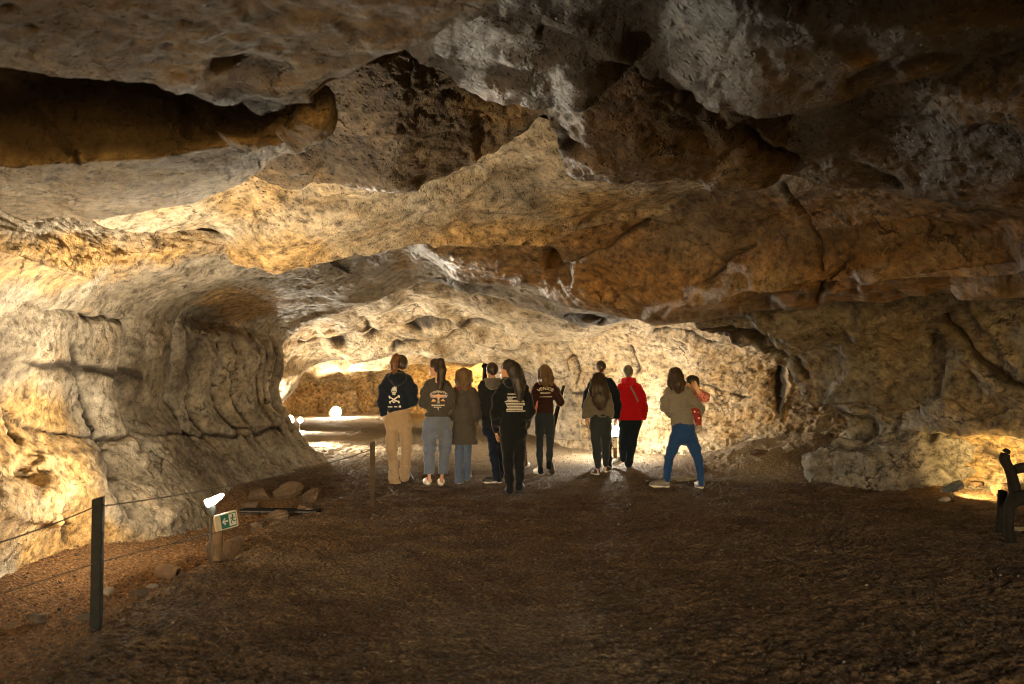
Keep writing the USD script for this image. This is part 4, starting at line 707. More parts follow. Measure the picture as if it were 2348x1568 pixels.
p.add('hood', cloth([p.C((1116, 871, -.02, 8), (1128, 875, -.09, 9.5), (1142, 872, -.03, 8)), p.C((1120, 879, -.09, 7), (1128, 883, -.12, 8), (1138, 880, -.09, 7))], seed=42, fold=.004), 'hood_grey', t)
p.add('trousers', cloth([p.C((1128, 972, 0, 24), (1130, 982, 0, 25), flat=.66), p.C((1128, 985, 0, 14), (1131, 1038, 0, 11), (1139, 1092, 0, 10.5)), p.C((1146, 985, .05, 13), (1150, 1040, .12, 11), (1150, 1086, .2, 10))], k=.02, seed=43, fold=.008, cut=[((0, 0, -1), np.array(p.J(0, 1099)))]), 'navy_trouser')
sh = p.shoe(1148, 1106, 'shoe_black', 'sole_white', -1.35, L=.27); p.shoe(1151, 1094, 'shoe_black', 'sole_white', -.2, dy=.22)
a_ = np.array(p.J(1131, 1101.5, -.058)); sw = Polygon([(-.05, .012), (-.02, -.004), (.045, .022), (-.018, .008), (-.04, .018)]); v2, f2 = trimesh.creation.triangulate_polygon(sw, engine='earcut')
obj('stripe', (np.c_[-v2[:, 0] + a_[0], 0 * v2[:, 0] + a_[1] + .02 * np.sign(v2[:, 0]) * 0, v2[:, 1] + a_[2]], f2), 'print_pale', sh, smooth=False)

# 5 --- grey haired person in glasses, mostly hidden
p = Figure('grey haired person in glasses, mostly hidden behind the long haired person in black', 1180, 1066, D=16.2)
p.head(1158, 847, .9, sc=.98); p.flesh(p.C((1160, 862, 0, 8), (1166, 876, -.02, 10)), p.C((1172, 885, 0, 13), (1178, 960, 0, 13), (1170, 985, 0, 9), (1170, 1020, 0, 7), (1170, 1056, 0, 5)), p.C((1178, 960, 0, 13), (1194, 985, 0, 9), (1200, 1020, 0, 7), (1203, 1055, 0, 5)), p.C((1172, 885, 0, 12), (1152, 890, 0, 6), (1150, 925, 0, 5), (1156, 950, .1, 4.5)), p.C((1172, 885, 0, 12), (1196, 888, 0, 6), (1204, 925, 0, 5), (1200, 950, .1, 4.5)))
p.hand(1156, 951, .11, (0, .5, -.8), (1, 0, 0), 1); p.hand(1200, 951, .11, (0, .5, -.8), (-1, 0, 0), -1); p.body()
p.add('hair', hairy([p.hp((0, -.025, .045, .088), (0, .01, .06, .080)), p.hp((0, -.06, 0, .05), (0, -.03, .03, .07))], amp=.005, seed=5, cut=[((-.8, .6, -.5), p.hc + [-.035, .03, 0])]), 'hair_grey')
p.add('glasses', snet(lambda q: chain_sdf([p.hp((-.07, .03, .012, .004), (-.06, .10, .010, .004), (-.012, .108, .008, .004)), p.hp((.07, .03, .012, .004), (.06, .10, .010, .004), (.012, .108, .008, .004)), p.hp((-.055, .10, -.022, .004), (-.016, .106, -.022, .004)), p.hp((.055, .10, -.022, .004), (.016, .106, -.022, .004)), p.hp((-.012, .108, .004, .003), (.012, .108, .004, .003))], .002)(q), *[p.hc + np.array(o) for o in ((-.14, -.14, -.05), (.14, .14, .05))], .006), 'glass_frame')
t = p.add('jacket', cloth([p.C((1172, 888, 0, 18), (1176, 920, 0, 21), (1178, 965, 0, 22), flat=.66), p.C((1160, 884, 0, 14), (1186, 884, 0, 14), flat=.7), p.C((1158, 886, 0, 11), (1152, 905, 0, 9.5), (1151, 930, 0, 9), (1156, 952, .07, 6.5)), p.C((1188, 886, 0, 11), (1198, 905, 0, 9.5), (1203, 930, 0, 9), (1200, 952, .07, 6.5))], seed=51, cut=[((0, 0, -1), np.array(p.J(0, 968)))]), 'brown_cloth')
p.add('trousers', cloth([p.C((1178, 960, 0, 18), (1180, 968, 0, 19), flat=.66), p.C((1170, 975, 0, 10), (1170, 1020, 0, 8), (1170, 1056, 0, 7)), p.C((1192, 975, 0, 10), (1199, 1020, 0, 8), (1202, 1055, 0, 7))], k=.02, seed=52, fold=.006), 'brown_cloth')
p.shoe(1170, 1066, 'shoe_white', 'sole_white', -.1); p.shoe(1204, 1065, 'shoe_white', 'sole_white', .2)

# 6 --- long black hair, black sweatshirt with lines of lettering
p = Figure('person with long black hair all in black, white lines of lettering on the back', 1172, 1132)
p.head(1166, 848, 1.15, sc=1.03, skin='skin_tan'); p.flesh(p.C((1170, 866, 0, 9), (1172, 884, -.02, 11)), p.C((1174, 905, 0, 15), (1176, 985, 0, 15), (1164, 1000, 0, 11), (1166, 1043, 0, 9), (1168, 1118, 0, 6)), p.C((1176, 985, 0, 15), (1189, 1000, .03, 11), (1189, 1043, .05, 9), (1190, 1114, .08, 6)), p.C((1174, 895, 0, 15), (1142, 893, 0, 8), (1133, 945, 0, 7), (1136, 988, .1, 5.5)), p.C((1174, 895, 0, 15), (1208, 893, 0, 8), (1214, 940, 0, 7), (1206, 972, .14, 5.5)))
p.hand(1136, 986, .1, (.1, .3, -.95), (1, 0, 0), 1); p.hand(1205, 973, .15, (-.4, .6, -.6), (-1, 0, 0), -1); p.body()
p.add('hair', hairy([p.hp((0, -.025, .045, .092), (0, .0, .055, .086)), p.hp((.0, -.06, .0, .06), (0, -.03, .03, .075)), p.C((1178, 846, -.06, 18), (1184, 868, -.10, 15), (1190, 892, -.13, 11), (1190, 912, -.14, 6)), p.C((1188, 852, -.02, 12), (1197, 876, -.07, 9), (1196, 898, -.12, 6.5), (1193, 915, -.13, 4))], seed=6, amp=.005, cut=[((-1, .65, -.35), p.hc + [-.035, .01, 0])]), 'hair_black')
ch = [p.C((1175, 896, 0, 23), (1175, 935, 0, 28), (1176, 985, 0, 33), flat=.66), p.C((1158, 892, 0, 17), (1194, 892, 0, 17), flat=.72), p.C((1170, 878, -.02, 13), (1172, 888, -.02, 16)), p.C((1154, 893, 0, 15), (1142, 912, 0, 13.5), (1136, 948, 0, 12.5), (1137, 984, .07, 8.5)), p.C((1196, 893, 0, 15), (1208, 912, 0, 13.5), (1213, 942, 0, 12.5), (1205, 975, .12, 9))]
g6 = cloth(ch, cut=[((0, 0, -1), np.array(p.J(0, 997)))], seed=61, fold=.009)
t = p.add('sweatshirt', g6, 'black_cloth'); p.add('hood', cloth([p.C((1158, 870, -.01, 9), (1168, 876, -.09, 11), (1182, 872, -.05, 10))], seed=62, fold=.004), 'black_cloth', t)
L = [(1163.5, 1187, 901.5), (1162, 1200, 908.5), (1164, 1176, 912.5), (1161.5, 1200, 915.5), (1157, 1203, 919), (1159, 1203, 922.5), (1160, 1203, 926), (1162, 1198, 929.5), (1163, 1200, 933), (1160, 1198, 936.3), (1161, 1204, 940)]
rl = np.random.default_rng(7); bars = []
for x0, x1, y in L:
    x = x0; bars = []
    while x < x1 - 1: w_ = rl.uniform(3.0, 8.5); bars.append(bar(x, min(x + w_, x1), y, 1.55)); x += w_ + .45
    p.decal(g6, bars, 'print_pale', t, 'lettering', size=.03)
p.add('trousers', cloth([p.C((1176, 985, 0, 30), (1177, 992, 0, 31), flat=.68), p.C((1163, 998, 0, 18), (1165, 1043, 0, 14), (1167, 1104, 0, 11)), p.C((1190, 998, .02, 18), (1190, 1043, .05, 14), (1191, 1096, .07, 10.5))], k=.018, seed=63, fold=.007, cut=[((0, 0, -1), np.array(p.J(0, 1106)))]), 'black_cloth')
for a in (((1169, 1104, 0, 8.2), (1169, 1122, 0, 8.4)), ((1190, 1098, .07, 8.2), (1190, 1116, .07, 8.4))): p.add('sock', cloth([p.C(*a)], fold=.002), 'black_cloth')
p.shoe(1169, 1132, 'shoe_black', 'sole_dark', -.15); p.shoe(1191, 1127, 'shoe_black', 'sole_dark', .1, dy=.06)

# 7 --- maroon sweatshirt with arched lettering
p = Figure('person with long fair hair in maroon sweatshirt with arched white lettering, black leggings', 1248, 1086)
p.head(1249, 852, -.1, sc=.96); p.flesh(p.C((1249, 866, 0, 8), (1249, 880, -.02, 9)), p.C((1248, 892, 0, 12), (1248, 945, 0, 12), (1238, 962, 0, 9), (1237, 1019, 0, 6), (1238, 1078, 0, 4.6)), p.C((1248, 945, 0, 12), (1259, 962, 0, 9), (1260, 1019, .02, 6), (1258, 1066, -.08, 4.6)), p.C((1248, 888, 0, 12), (1230, 886, 0, 6), (1224, 922, 0, 5), (1232, 905, .22, 4.5)), p.C((1248, 888, 0, 12), (1272, 886, 0, 6), (1285, 920, 0, 5), (1278, 890, .22, 4.5)))
p.hand(1232, 903, .23, (.3, .6, .6), (1, 0, 0), 1); p.hand(1278, 888, .23, (-.3, .6, .6), (-1, 0, 0), -1); p.body()
p.add('hair', hairy([p.hp((0, -.025, .038, .092), (0, .0, .045, .086)), p.C((1241, 850, -.01, 9), (1239, 866, -.04, 8), (1238, 878, -.06, 4)), p.C((1257, 850, -.01, 9), (1261, 866, -.04, 8.5), (1264, 880, -.06, 4)), p.C((1249, 848, -.05, 12), (1250, 868, -.09, 12), (1251, 880, -.10, 7)), p.C((1236, 868, 0, 2), (1229, 882, -.03, 1.2))], seed=7, cut=[((0, 1, 0), p.hc + [0, .05, 0])]), 'hair_blonde')
ch = [p.C((1248, 890, 0, 18), (1248, 915, 0, 20), (1248, 940, 0, 22), flat=.66), p.C((1236, 886, 0, 13), (1261, 886, 0, 13), flat=.7), p.C((1234, 887, 0, 11), (1228, 902, 0, 9.5), (1225, 922, 0, 9), (1231, 906, .2, 6.5)), p.C((1264, 887, 0, 11), (1274, 902, 0, 9.5), (1284, 920, 0, 9), (1278, 892, .2, 6.5))]
g7 = cloth(ch, cut=[((0, 0, -1), np.array(p.J(0, 947)))], seed=71, fold=.006)
t = p.add('sweatshirt', g7, 'maroon_cloth')
p.decal(g7, [text_poly('VENICE', 1250, 891.5, 6.4, True, 35)], 'print_pale', t, warp=arc(1250, 891.5, 33)); p.decal(g7, [text_poly('BEACH', 1250, 901, 4.3, True, 22)], 'print_pale', t); p.decal(g7, [text_poly('CALIFORNIA', 1250, 908.3, 2.6, True, 31)], 'print_pale', t)
p.decal(g7, [Polygon([(1229, 946), (1226, 934), (1230, 918), (1233.5, 916), (1232, 930)])], 'pink_cloth', t, 'side_stripe', off=.004)
p.add('leggings', cloth([p.C((1248, 944, 0, 20), (1248, 956, 0, 22), flat=.68), p.C((1238, 960, 0, 12.5), (1237, 990, 0, 10.5), (1237, 1019, 0, 8), (1237, 1040, -.01, 8), (1238, 1063, 0, 6)), p.C((1259, 960, 0, 12.5), (1260, 990, .01, 10.5), (1260, 1019, .02, 8), (1259, 1040, -.03, 8), (1258, 1056, -.08, 6.2))], k=.016, seed=72, fold=.003), 'legging')
p.add('sock', cloth([p.C((1239, 1070, 0, 6.2), (1239, 1078, 0, 6.4))], fold=.002), 'black_cloth'); p.add('sock', cloth([p.C((1258, 1057, -.09, 6.4), (1258, 1066, -.10, 6.6))], fold=.002), 'black_cloth')
p.shoe(1239, 1086, 'shoe_white', 'sole_white', -.35); p.shoe(1259, 1070, 'shoe_black', 'sole_dark', .25, lift=.15, dy=-.12, L=.25)

# 8 --- tall man in a dark navy jacket
p = Figure('tall person with short dark hair in a navy jacket, walking behind the long haired girl', 1380, 1070, D=16.3)
p.head(1378, 842, 0, sc=1.02); p.flesh(p.C((1379, 856, 0, 8), (1380, 872, -.02, 10)), p.C((1380, 888, 0, 14), (1380, 955, 0, 13), (1371, 975, 0, 9), (1371, 1020, 0, 7), (1371, 1060, 0, 5)), p.C((1380, 955, 0, 13), (1391, 975, 0, 9), (1393, 1020, 0, 7), (1395, 1060, 0, 5)), p.C((1380, 880, 0, 14), (1350, 880, 0, 7), (1343, 925, 0, 6), (1343, 955, .06, 5)), p.C((1380, 880, 0, 14), (1408, 880, 0, 7), (1416, 925, 0, 6), (1414, 956, .04, 5)))
p.hand(1343, 957, .06, (.1, .25, -.95), (1, 0, 0), 1); p.hand(1413, 957, .04, (-.1, .15, -.97), (-1, 0, 0), -1); p.body()
p.add('hair', hairy([p.hp((0, -.025, .04, .084), (0, .0, .055, .076)), p.hp((0, -.062, -.02, .04), (0, -.03, .03, .066))], amp=.003, seed=8, cut=[((0, 1, -.4), p.hc + [0, .045, 0])]), 'hair_dark')
ch = [p.C((1380, 884, 0, 21), (1380, 915, 0, 25), (1380, 950, 0, 26), flat=.66), p.C((1365, 878, 0, 16), (1394, 878, 0, 16), flat=.72), p.C((1362, 880, 0, 13), (1350, 900, 0, 12), (1345, 928, 0, 10.5), (1343, 953, .04, 8)), p.C((1397, 880, 0, 13), (1409, 900, 0, 12), (1414, 928, 0, 10.5), (1414, 953, .03, 8))]
t = p.add('jacket', cloth(ch, cut=[((0, 0, -1), np.array(p.J(0, 957)))], seed=81, fold=.007), 'blue_black'); p.add('collar', cloth([p.C((1370, 866, 0, 5.5), (1379, 867, -.065, 6), (1388, 866, 0, 5.5))], fold=.002), 'blue_black', t)
p.add('trousers', cloth([p.C((1380, 952, 0, 22), (1380, 962, 0, 23), flat=.66), p.C((1371, 970, 0, 12), (1371, 1020, 0, 9), (1371, 1062, 0, 8)), p.C((1390, 970, 0, 12), (1393, 1020, 0, 9), (1395, 1062, 0, 8))], k=.018, seed=82, fold=.006), 'blue_black')
p.shoe(1372, 1070, 'shoe_grey', 'sole_white', 0); p.shoe(1395, 1070, 'shoe_black', 'sole_white', .1)

# 9 --- girl with very long hair
p = Figure('girl with very long brown hair to the waist, grey sweatshirt and dark leggings', 1378, 1086, D=15.1)
p.head(1372, 870, .15, sc=.93); p.flesh(p.C((1373, 884, 0, 7.5), (1373, 898, -.02, 9)), p.C((1374, 910, 0, 13), (1376, 958, 0, 13), (1366, 985, 0, 9), (1367, 1024, 0, 6.5), (1370, 1079, 0, 4.4)), p.C((1376, 958, 0, 13), (1389, 985, 0, 9), (1389, 1024, .03, 6.5), (1389, 1074, .08, 4.4)), p.C((1374, 905, 0, 13), (1349, 910, 0, 6), (1344, 945, 0, 5), (1350, 968, .1, 4.5)), p.C((1374, 905, 0, 13), (1396, 910, 0, 6), (1400, 945, 0, 5), (1396, 962, .14, 4.5)))
p.hand(1350, 969, .11, (.2, .4, -.8), (1, 0, 0), 1); p.hand(1396, 963, .15, (-.3, .6, -.5), (-1, 0, 0), -1); p.body()
p.add('hair', hairy([p.hp((0, -.025, .04, .092), (0, .0, .045, .086)), p.C((1364, 872, -.02, 11), (1358, 892, -.06, 9), (1356, 900, -.09, 6)), p.C((1380, 872, -.02, 11), (1386, 892, -.06, 10), (1390, 908, -.10, 6)), p.C((1372, 864, -.03, 14), (1373, 890, -.085, 19), (1375, 912, -.115, 18), (1376, 926, -.125, 12), flat=.5)], seed=9, amp=.005, cut=[((0, 1, 0), p.hc + [0, .045, 0])]), 'hair_mid')
ch = [p.C((1375, 908, 0, 19), (1375, 930, 0, 22), (1376, 950, 0, 24), flat=.66), p.C((1361, 906, 0, 14), (1388, 906, 0, 14), flat=.7), p.C((1358, 908, 0, 12), (1349, 924, 0, 10), (1346, 945, 0, 9.5), (1351, 968, .08, 7)), p.C((1390, 908, 0, 12), (1396, 924, 0, 10), (1399, 945, 0, 9), (1396, 962, .12, 7))]
p.add('sweatshirt', cloth(ch, cut=[((0, 0, -1), np.array(p.J(0, 955)))], seed=91, fold=.006), 'grey_marl')
p.add('leggings', cloth([p.C((1377, 952, 0, 23), (1377, 972, 0, 26), flat=.72), p.C((1366, 978, 0, 14), (1366, 1000, 0, 12), (1367, 1024, .01, 9), (1368, 1045, -.01, 8.6), (1370, 1066, 0, 5.6)), p.C((1390, 978, .02, 14), (1390, 1000, .03, 12), (1389, 1024, .04, 9), (1389, 1045, .04, 8.6), (1389, 1062, .07, 5.6))], k=.014, seed=92, fold=.003), 'legging')
p.shoe(1370, 1086, 'shoe_black', 'sole_white', -.3, ankle=.08); p.shoe(1390, 1081, 'shoe_black', 'sole_white', .3, dy=.08, ankle=.08)

# 10 --- red jacket
p = Figure('person with short grey hair in bright red quilted jacket with a grey bag strap', 1446, 1069)
p.head(1441, 852, -.25, sc=.97); p.flesh(p.C((1441, 866, 0, 8), (1441, 880, -.02, 10)), p.C((1444, 892, 0, 13), (1446, 955, 0, 13), (1432, 972, 0, 10), (1429, 1014, .03, 7), (1427, 1048, -.1, 5)), p.C((1446, 955, 0, 13), (1452, 972, 0, 10), (1444, 1021, 0, 8), (1441, 1060, 0, 5)), p.C((1444, 888, 0, 13), (1422, 888, 0, 6.5), (1416, 930, 0, 6), (1420, 955, .08, 5)), p.C((1444, 888, 0, 13), (1466, 888, 0, 6.5), (1474, 930, 0, 6), (1473, 960, .04, 5)))
p.hand(1420, 956, .09, (.1, .3, -.9), (1, 0, 0), 1); p.hand(1472, 962, .03, (-.2, .15, -.9), (-1, 0, 0), -1, .8); p.body()
p.add('hair', hairy([p.hp((0, -.025, .04, .088), (0, .0, .055, .082)), p.hp((0, -.062, -.02, .046), (0, -.03, .03, .07))], amp=.004, seed=10, cut=[((0, 1, -.4), p.hc + [0, .045, 0])]), 'hair_grey')
ch = [p.C((1444, 892, 0, 19), (1444, 920, 0, 23), (1445, 956, 0, 28), flat=.68), p.C((1431, 888, 0, 14), (1457, 888, 0, 14), flat=.72), p.C((1428, 889, 0, 12), (1419, 905, 0, 10.5), (1417, 930, 0, 9.5), (1420, 955, .06, 7)), p.C((1459, 889, 0, 12), (1469, 905, 0, 11), (1474, 932, 0, 10), (1474, 960, .03, 7.5))]
g10 = cloth(ch, cut=[((0, 0, -1), np.array(p.J(0, 959)))], seed=101, fold=.004, rows=.011)
t = p.add('jacket', g10, 'red_shell'); p.add('collar', cloth([p.C((1431, 868, 0, 6), (1441, 868, -.075, 6.5), (1453, 868, 0, 6)), p.C((1430, 876, -.01, 6), (1441, 876, -.08, 6.5), (1454, 876, -.01, 6))], fold=.003), 'red_shell', t)
p.decal(g10, [LineString([(1443, 880), (1452, 897), (1461, 916)]).buffer(2.0)], 'strap_grey', p.root, 'bag_strap', off=.008)
p.add('trousers', cloth([p.C((1446, 955, 0, 24), (1446, 964, 0, 25), flat=.7), p.C((1433, 972, 0, 14), (1429, 1014, .03, 10.5), (1427, 1046, -.08, 8.5)), p.C((1453, 972, 0, 15), (1446, 1021, 0, 11.5), (1441, 1060, 0, 9))], k=.018, seed=102, fold=.006), 'blue_black')
p.shoe(1425, 1056, 'shoe_grey', 'sole_white', -.5, lift=.08, dy=-.1); p.shoe(1441, 1069, 'shoe_black', 'sole_white', .1)

# 11 --- parent in a taupe jumper
p = Figure('person with wavy brown hair in a taupe jumper and blue jeans, carrying the toddler', 1566, 1117)
p.head(1549, 862, .15, sc=1.0); p.flesh(p.C((1550, 876, 0, 8), (1553, 892, -.02, 10)), p.C((1556, 905, 0, 15), (1566, 980, 0, 15), (1550, 1000, 0, 11), (1534, 1046, .02, 8), (1528, 1108, 0, 5.5)), p.C((1566, 980, 0, 15), (1588, 1000, 0, 11), (1600, 1046, 0, 8), (1607, 1110, 0, 5.5)), p.C((1556, 900, 0, 14), (1526, 900, 0, 7), (1524, 928, .02, 6), (1542, 950, .16, 5)), p.C((1556, 900, 0, 14), (1586, 898, 0, 7), (1607, 936, .06, 6), (1592, 946, .28, 5)))
p.hand(1543, 950, .17, (.8, .5, -.1), (0, 0, 1), 1); p.hand(1590, 946, .3, (-.9, .4, 0), (0, 0, 1), -1); p.body()
p.add('hair', hairy([p.hp((0, -.025, .04, .094), (0, .0, .045, .088)), p.C((1541, 860, -.02, 10), (1537, 876, -.04, 8), (1539, 888, -.06, 4.5)), p.C((1558, 860, -.02, 11), (1563, 876, -.04, 9), (1562, 890, -.06, 5)), p.C((1549, 858, -.06, 14), (1551, 878, -.10, 13), (1553, 892, -.11, 8))], seed=12, amp=.007, sx=50, cut=[((0, 1, 0), p.hc + [0, .05, 0])]), 'hair_brown')
ch = [p.C((1556, 905, 0, 21), (1560, 935, 0, 24), (1566, 976, 0, 28), flat=.68), p.C((1540, 900, 0, 16), (1574, 900, 0, 16), flat=.72), p.C((1536, 902, 0, 13), (1527, 916, 0, 11), (1526, 930, .03, 10.5), (1541, 950, .13, 8)), p.C((1577, 900, 0, 13), (1592, 918, .03, 11.5), (1606, 936, .06, 11.5), (1594, 946, .25, 8))]
g11 = cloth(ch, cut=[((-.22, 0, -.97), np.array(p.J(1566, 977.5)))], seed=111, fold=.009)
p.add('jumper', g11, 'taupe_knit')
p.add('jeans', cloth([p.C((1566, 978, 0, 27), (1567, 990, 0, 28), flat=.72), p.C((1552, 1000, 0, 17), (1542, 1026, .02, 13), (1535, 1046, .03, 10), (1531, 1070, .0, 10), (1529, 1098, 0, 6.8)), p.C((1582, 1000, 0, 17), (1594, 1026, .01, 13), (1600, 1046, .01, 10), (1604, 1070, -.01, 10), (1607, 1104, 0, 6.8))], k=.016, seed=112, fold=.006), 'jeans_blue')
p.shoe(1533, 1114, 'shoe_grey', 'sole_white', -1.15); p.shoe(1608, 1118, 'shoe_grey', 'sole_white', -.1)

# 12 --- toddler
tD = p.D
p = Figure('toddler in pink patterned top and spotted red trousers, carried on an arm', 1600, 1117, D=tD)
p.head(1592, 878, 1.9, dy=.13, sc=.86); p.flesh(p.C((1597, 888, .14, 6), (1602, 900, .15, 7)), p.C((1604, 905, .16, 9), (1600, 930, .16, 9), (1596, 945, .12, 7), (1601, 975, .05, 4)), p.C((1604, 900, .12, 8), (1620, 908, .02, 5), (1598, 888, -.055, 3.6)), p.C((1600, 930, .16, 8), (1612, 945, .3, 6), (1610, 970, .34, 4)))
p.hand(1598, 890, -.085, (-.45, -.1, .85), (0, 1, 0), 1, .3, .8); p.hand(1604, 900, .3, (-.5, .1, .6), (0, -1, 0), -1, .3, .7); p.body()
p.add('hair', hairy([p.hp((0, -.02, .045, .097), (0, .01, .055, .09)), p.hp((0, -.07, -.02, .055), (0, -.03, .03, .08))], seed=13, amp=.004, cut=[((-.9, .3, -.4), p.hc + [-.055, 0, -.01])]), 'hair_black')
p.add('top', cloth([p.C((1604, 905, .16, 13), (1600, 928, .15, 14), flat=.8), p.C((1607, 899, .12, 11), (1618, 908, .03, 11.5), (1604, 896, -.04, 7)), p.C((1604, 902, .2, 9), (1604, 902, .3, 6)), p.C((1594, 922, .02, 6.5), (1596, 930, .06, 8))], seed=121, fold=.006, k=.02), 'leopard')
p.add('trousers', cloth([p.C((1599, 928, .12, 11), (1597, 940, .03, 10), (1599, 955, -.03, 8), (1602, 970, -.03, 6.5)), p.C((1600, 930, .18, 11), (1612, 945, .3, 9), (1610, 968, .34, 6))], seed=122, fold=.005, k=.02), 'spotted_red')
for (a, b, c, d) in (((1602, 970, -.03, 6.2), (1603, 980, -.03, 6.0), (1596, 984, -.02, 5.4), 0), ((1610, 968, .34, 5.5), (1610, 978, .34, 5.5), (1606, 982, .36, 5), 0)): p.add('sock', cloth([p.C(a, b, c)], fold=.002, k=.015), 'sock_grey')
# ---------------------------------------------------------------- lamps, signs, barrier, stones
lamp_mat('lamp_white', (1.0, 0.85, 0.62), 2600.0)
lamp_mat('lamp_tube', (1.0, 0.84, 0.62), 10.0)
lamp_mat('lamp_far', (1.0, 0.87, 0.66), 520.0)
lamp_mat('lamp_back', (1.0, 0.90, 0.72), 240.0)
lamp_mat('lamp_lantern', (1.0, 0.90, 0.72), 120.0)
lamp_mat('lamp_wash', (1.0, 0.84, 0.68), 190.0)
lamp_mat('lamp_amber', (1.0, 0.66, 0.24), 300.0)
lamp_mat('lamp_gold', (1.0, 0.72, 0.34), 120.0)
plain('post_wood', (0.012, 0.013, 0.012), 0.85, 0.35, 14, 0.004, 60, spec=0.12)
plain('post_brown', (0.045, 0.030, 0.017), 0.85, 0.35, 14, 0.004, 60, spec=0.15)
plain('stake_wood', (0.13, 0.085, 0.045), 0.85, 0.4, 12, 0.006, 50)
plain('dark_timber', (0.010, 0.009, 0.008), 0.85, 0.35, 12, 0.006, 50, spec=0.12)
plain('wire_steel', (0.05, 0.045, 0.038), 0.5, 0.2, 40, metallic=0.3)
plain('sign_cream', (0.42, 0.37, 0.28), 0.5, 0.08, 20)
plain('sign_green', (0.012, 0.105, 0.085), 0.4, 0.06, 30)
plain('sign_white', (0.5, 0.49, 0.44), 0.5, 0.05, 30)
plain('lamp_case', (0.07, 0.085, 0.09), 0.5, 0.2, 30, metallic=0.3)
plain('white_case', (0.72, 0.71, 0.67), 0.45, 0.06, 30)
plain('clay_pot', (0.15, 0.09, 0.048), 0.8, 0.3, 14, 0.004, 70)
plain('stone_brown', (0.08, 0.048, 0.024), 0.85, 0.4, 7, 0.012, 26)
plain('stone_wet', (0.03, 0.022, 0.014), 0.07, 0.3, 30)
plain('stone_grey', (0.26, 0.225, 0.17), 0.85, 0.35, 7, 0.012, 26)
plain('stone_dark', (0.06, 0.043, 0.028), 0.85, 0.4, 7, 0.012, 26)
plain('stone_pale', (0.27, 0.23, 0.17), 0.8, 0.2, 7, 0.010, 26)
rng = np.random.default_rng(4)
def box(a, b): m = trimesh.creation.box(np.array(b, float) - np.array(a, float)); m.apply_translation((np.array(a, float) + np.array(b, float)) / 2); return m
def tube(pts, r, sides=8):
    p = np.array(pts, float); t = np.gradient(p, axis=0); t /= np.linalg.norm(t, axis=1, keepdims=True)
    ref = np.where(np.abs(t[:, 2:]) < 0.9, [0, 0, 1.0], [1.0, 0, 0]); a = np.cross(t, ref); a /= np.linalg.norm(a, axis=1, keepdims=True); b = np.cross(t, a)
    r = np.broadcast_to(r, len(p)); an = np.arange(sides) * 2 * np.pi / sides
    v = p[:, None] + r[:, None, None] * (np.cos(an)[None, :, None] * a[:, None] + np.sin(an)[None, :, None] * b[:, None])
    i, j = np.meshgrid(np.arange(len(p) - 1), np.arange(sides), indexing='ij')
    q_ = np.stack([i * sides + j, i * sides + (j + 1) % sides, (i + 1) * sides + (j + 1) % sides, (i + 1) * sides + j], -1).reshape(-1, 4)
    f = np.vstack([q_[:, [0, 2, 1]], q_[:, [0, 3, 2]]]); n = len(p)
    caps = [[0, k, k + 1] for k in range(1, sides - 1)] + [[(n - 1) * sides, (n - 1) * sides + k + 1, (n - 1) * sides + k] for k in range(1, sides - 1)]
    return trimesh.Trimesh(v.reshape(-1, 3), np.vstack([f, caps]), process=False)
def lathe(profile, sides=24): return trimesh.creation.revolve(np.array(profile), sections=sides)
def put(m, T): m = m.copy(); m.apply_transform(T); return m
def to_dir(d, at=(0, 0, 0)):      # turns +z towards d
    T = trimesh.geometry.align_vectors([0, 0, 1], np.array(d, float) / np.linalg.norm(d)); T[:3, 3] = at; return T
def stone_mesh(size, seed, level=3, rough=0.22, flat=0.0):
    m = trimesh.creation.icosphere(level, 1.0); v = m.vertices; r_ = np.random.default_rng(seed)
    d = np.ones(len(v))
    for _ in range(15):
        n = r_.normal(size=3); n /= np.linalg.norm(n); d = np.minimum(d, r_.uniform(0.52, 0.88) / np.maximum(v @ n, 1e-3)) if r_.random() < .95 else d
    d = np.minimum(d, 1.1); d = d * (1 + 1.6 * rough * (fbm(v + seed * 3.7, 1.8, 4, seed) - 0.5)) - 0.10 * ridged(v + seed, 2.2, 3, seed) + 0.05 * (noise(v, 7, seed) - 0.5)
    return trimesh.Trimesh(v * d[:, None] * np.array(size), m.faces, process=False)
def stone(x, y, D, size, label, m='stone_brown', name='stone', group=None, rz=0.0, tilt=0.0, sink=0.25, seed=None, z=None):
    w = P(x, y, D); zz = (fz_at(w[0], w[1]) if z is None else z)
    seed = seed or int(x * 7 + y); g = stone_mesh(size, seed)
    if tilt: g.apply_transform(trimesh.transformations.rotation_matrix(tilt, [0, 1, 0]))
    g.apply_translation([0, 0, -g.bounds[0, 2] - sink * (g.bounds[1, 2] - g.bounds[0, 2])])
    t = thing(name, label, 'stone', (w[0], w[1], zz), rz, group)
    tag(obj('rock', g, m, t, smooth=22)); return t

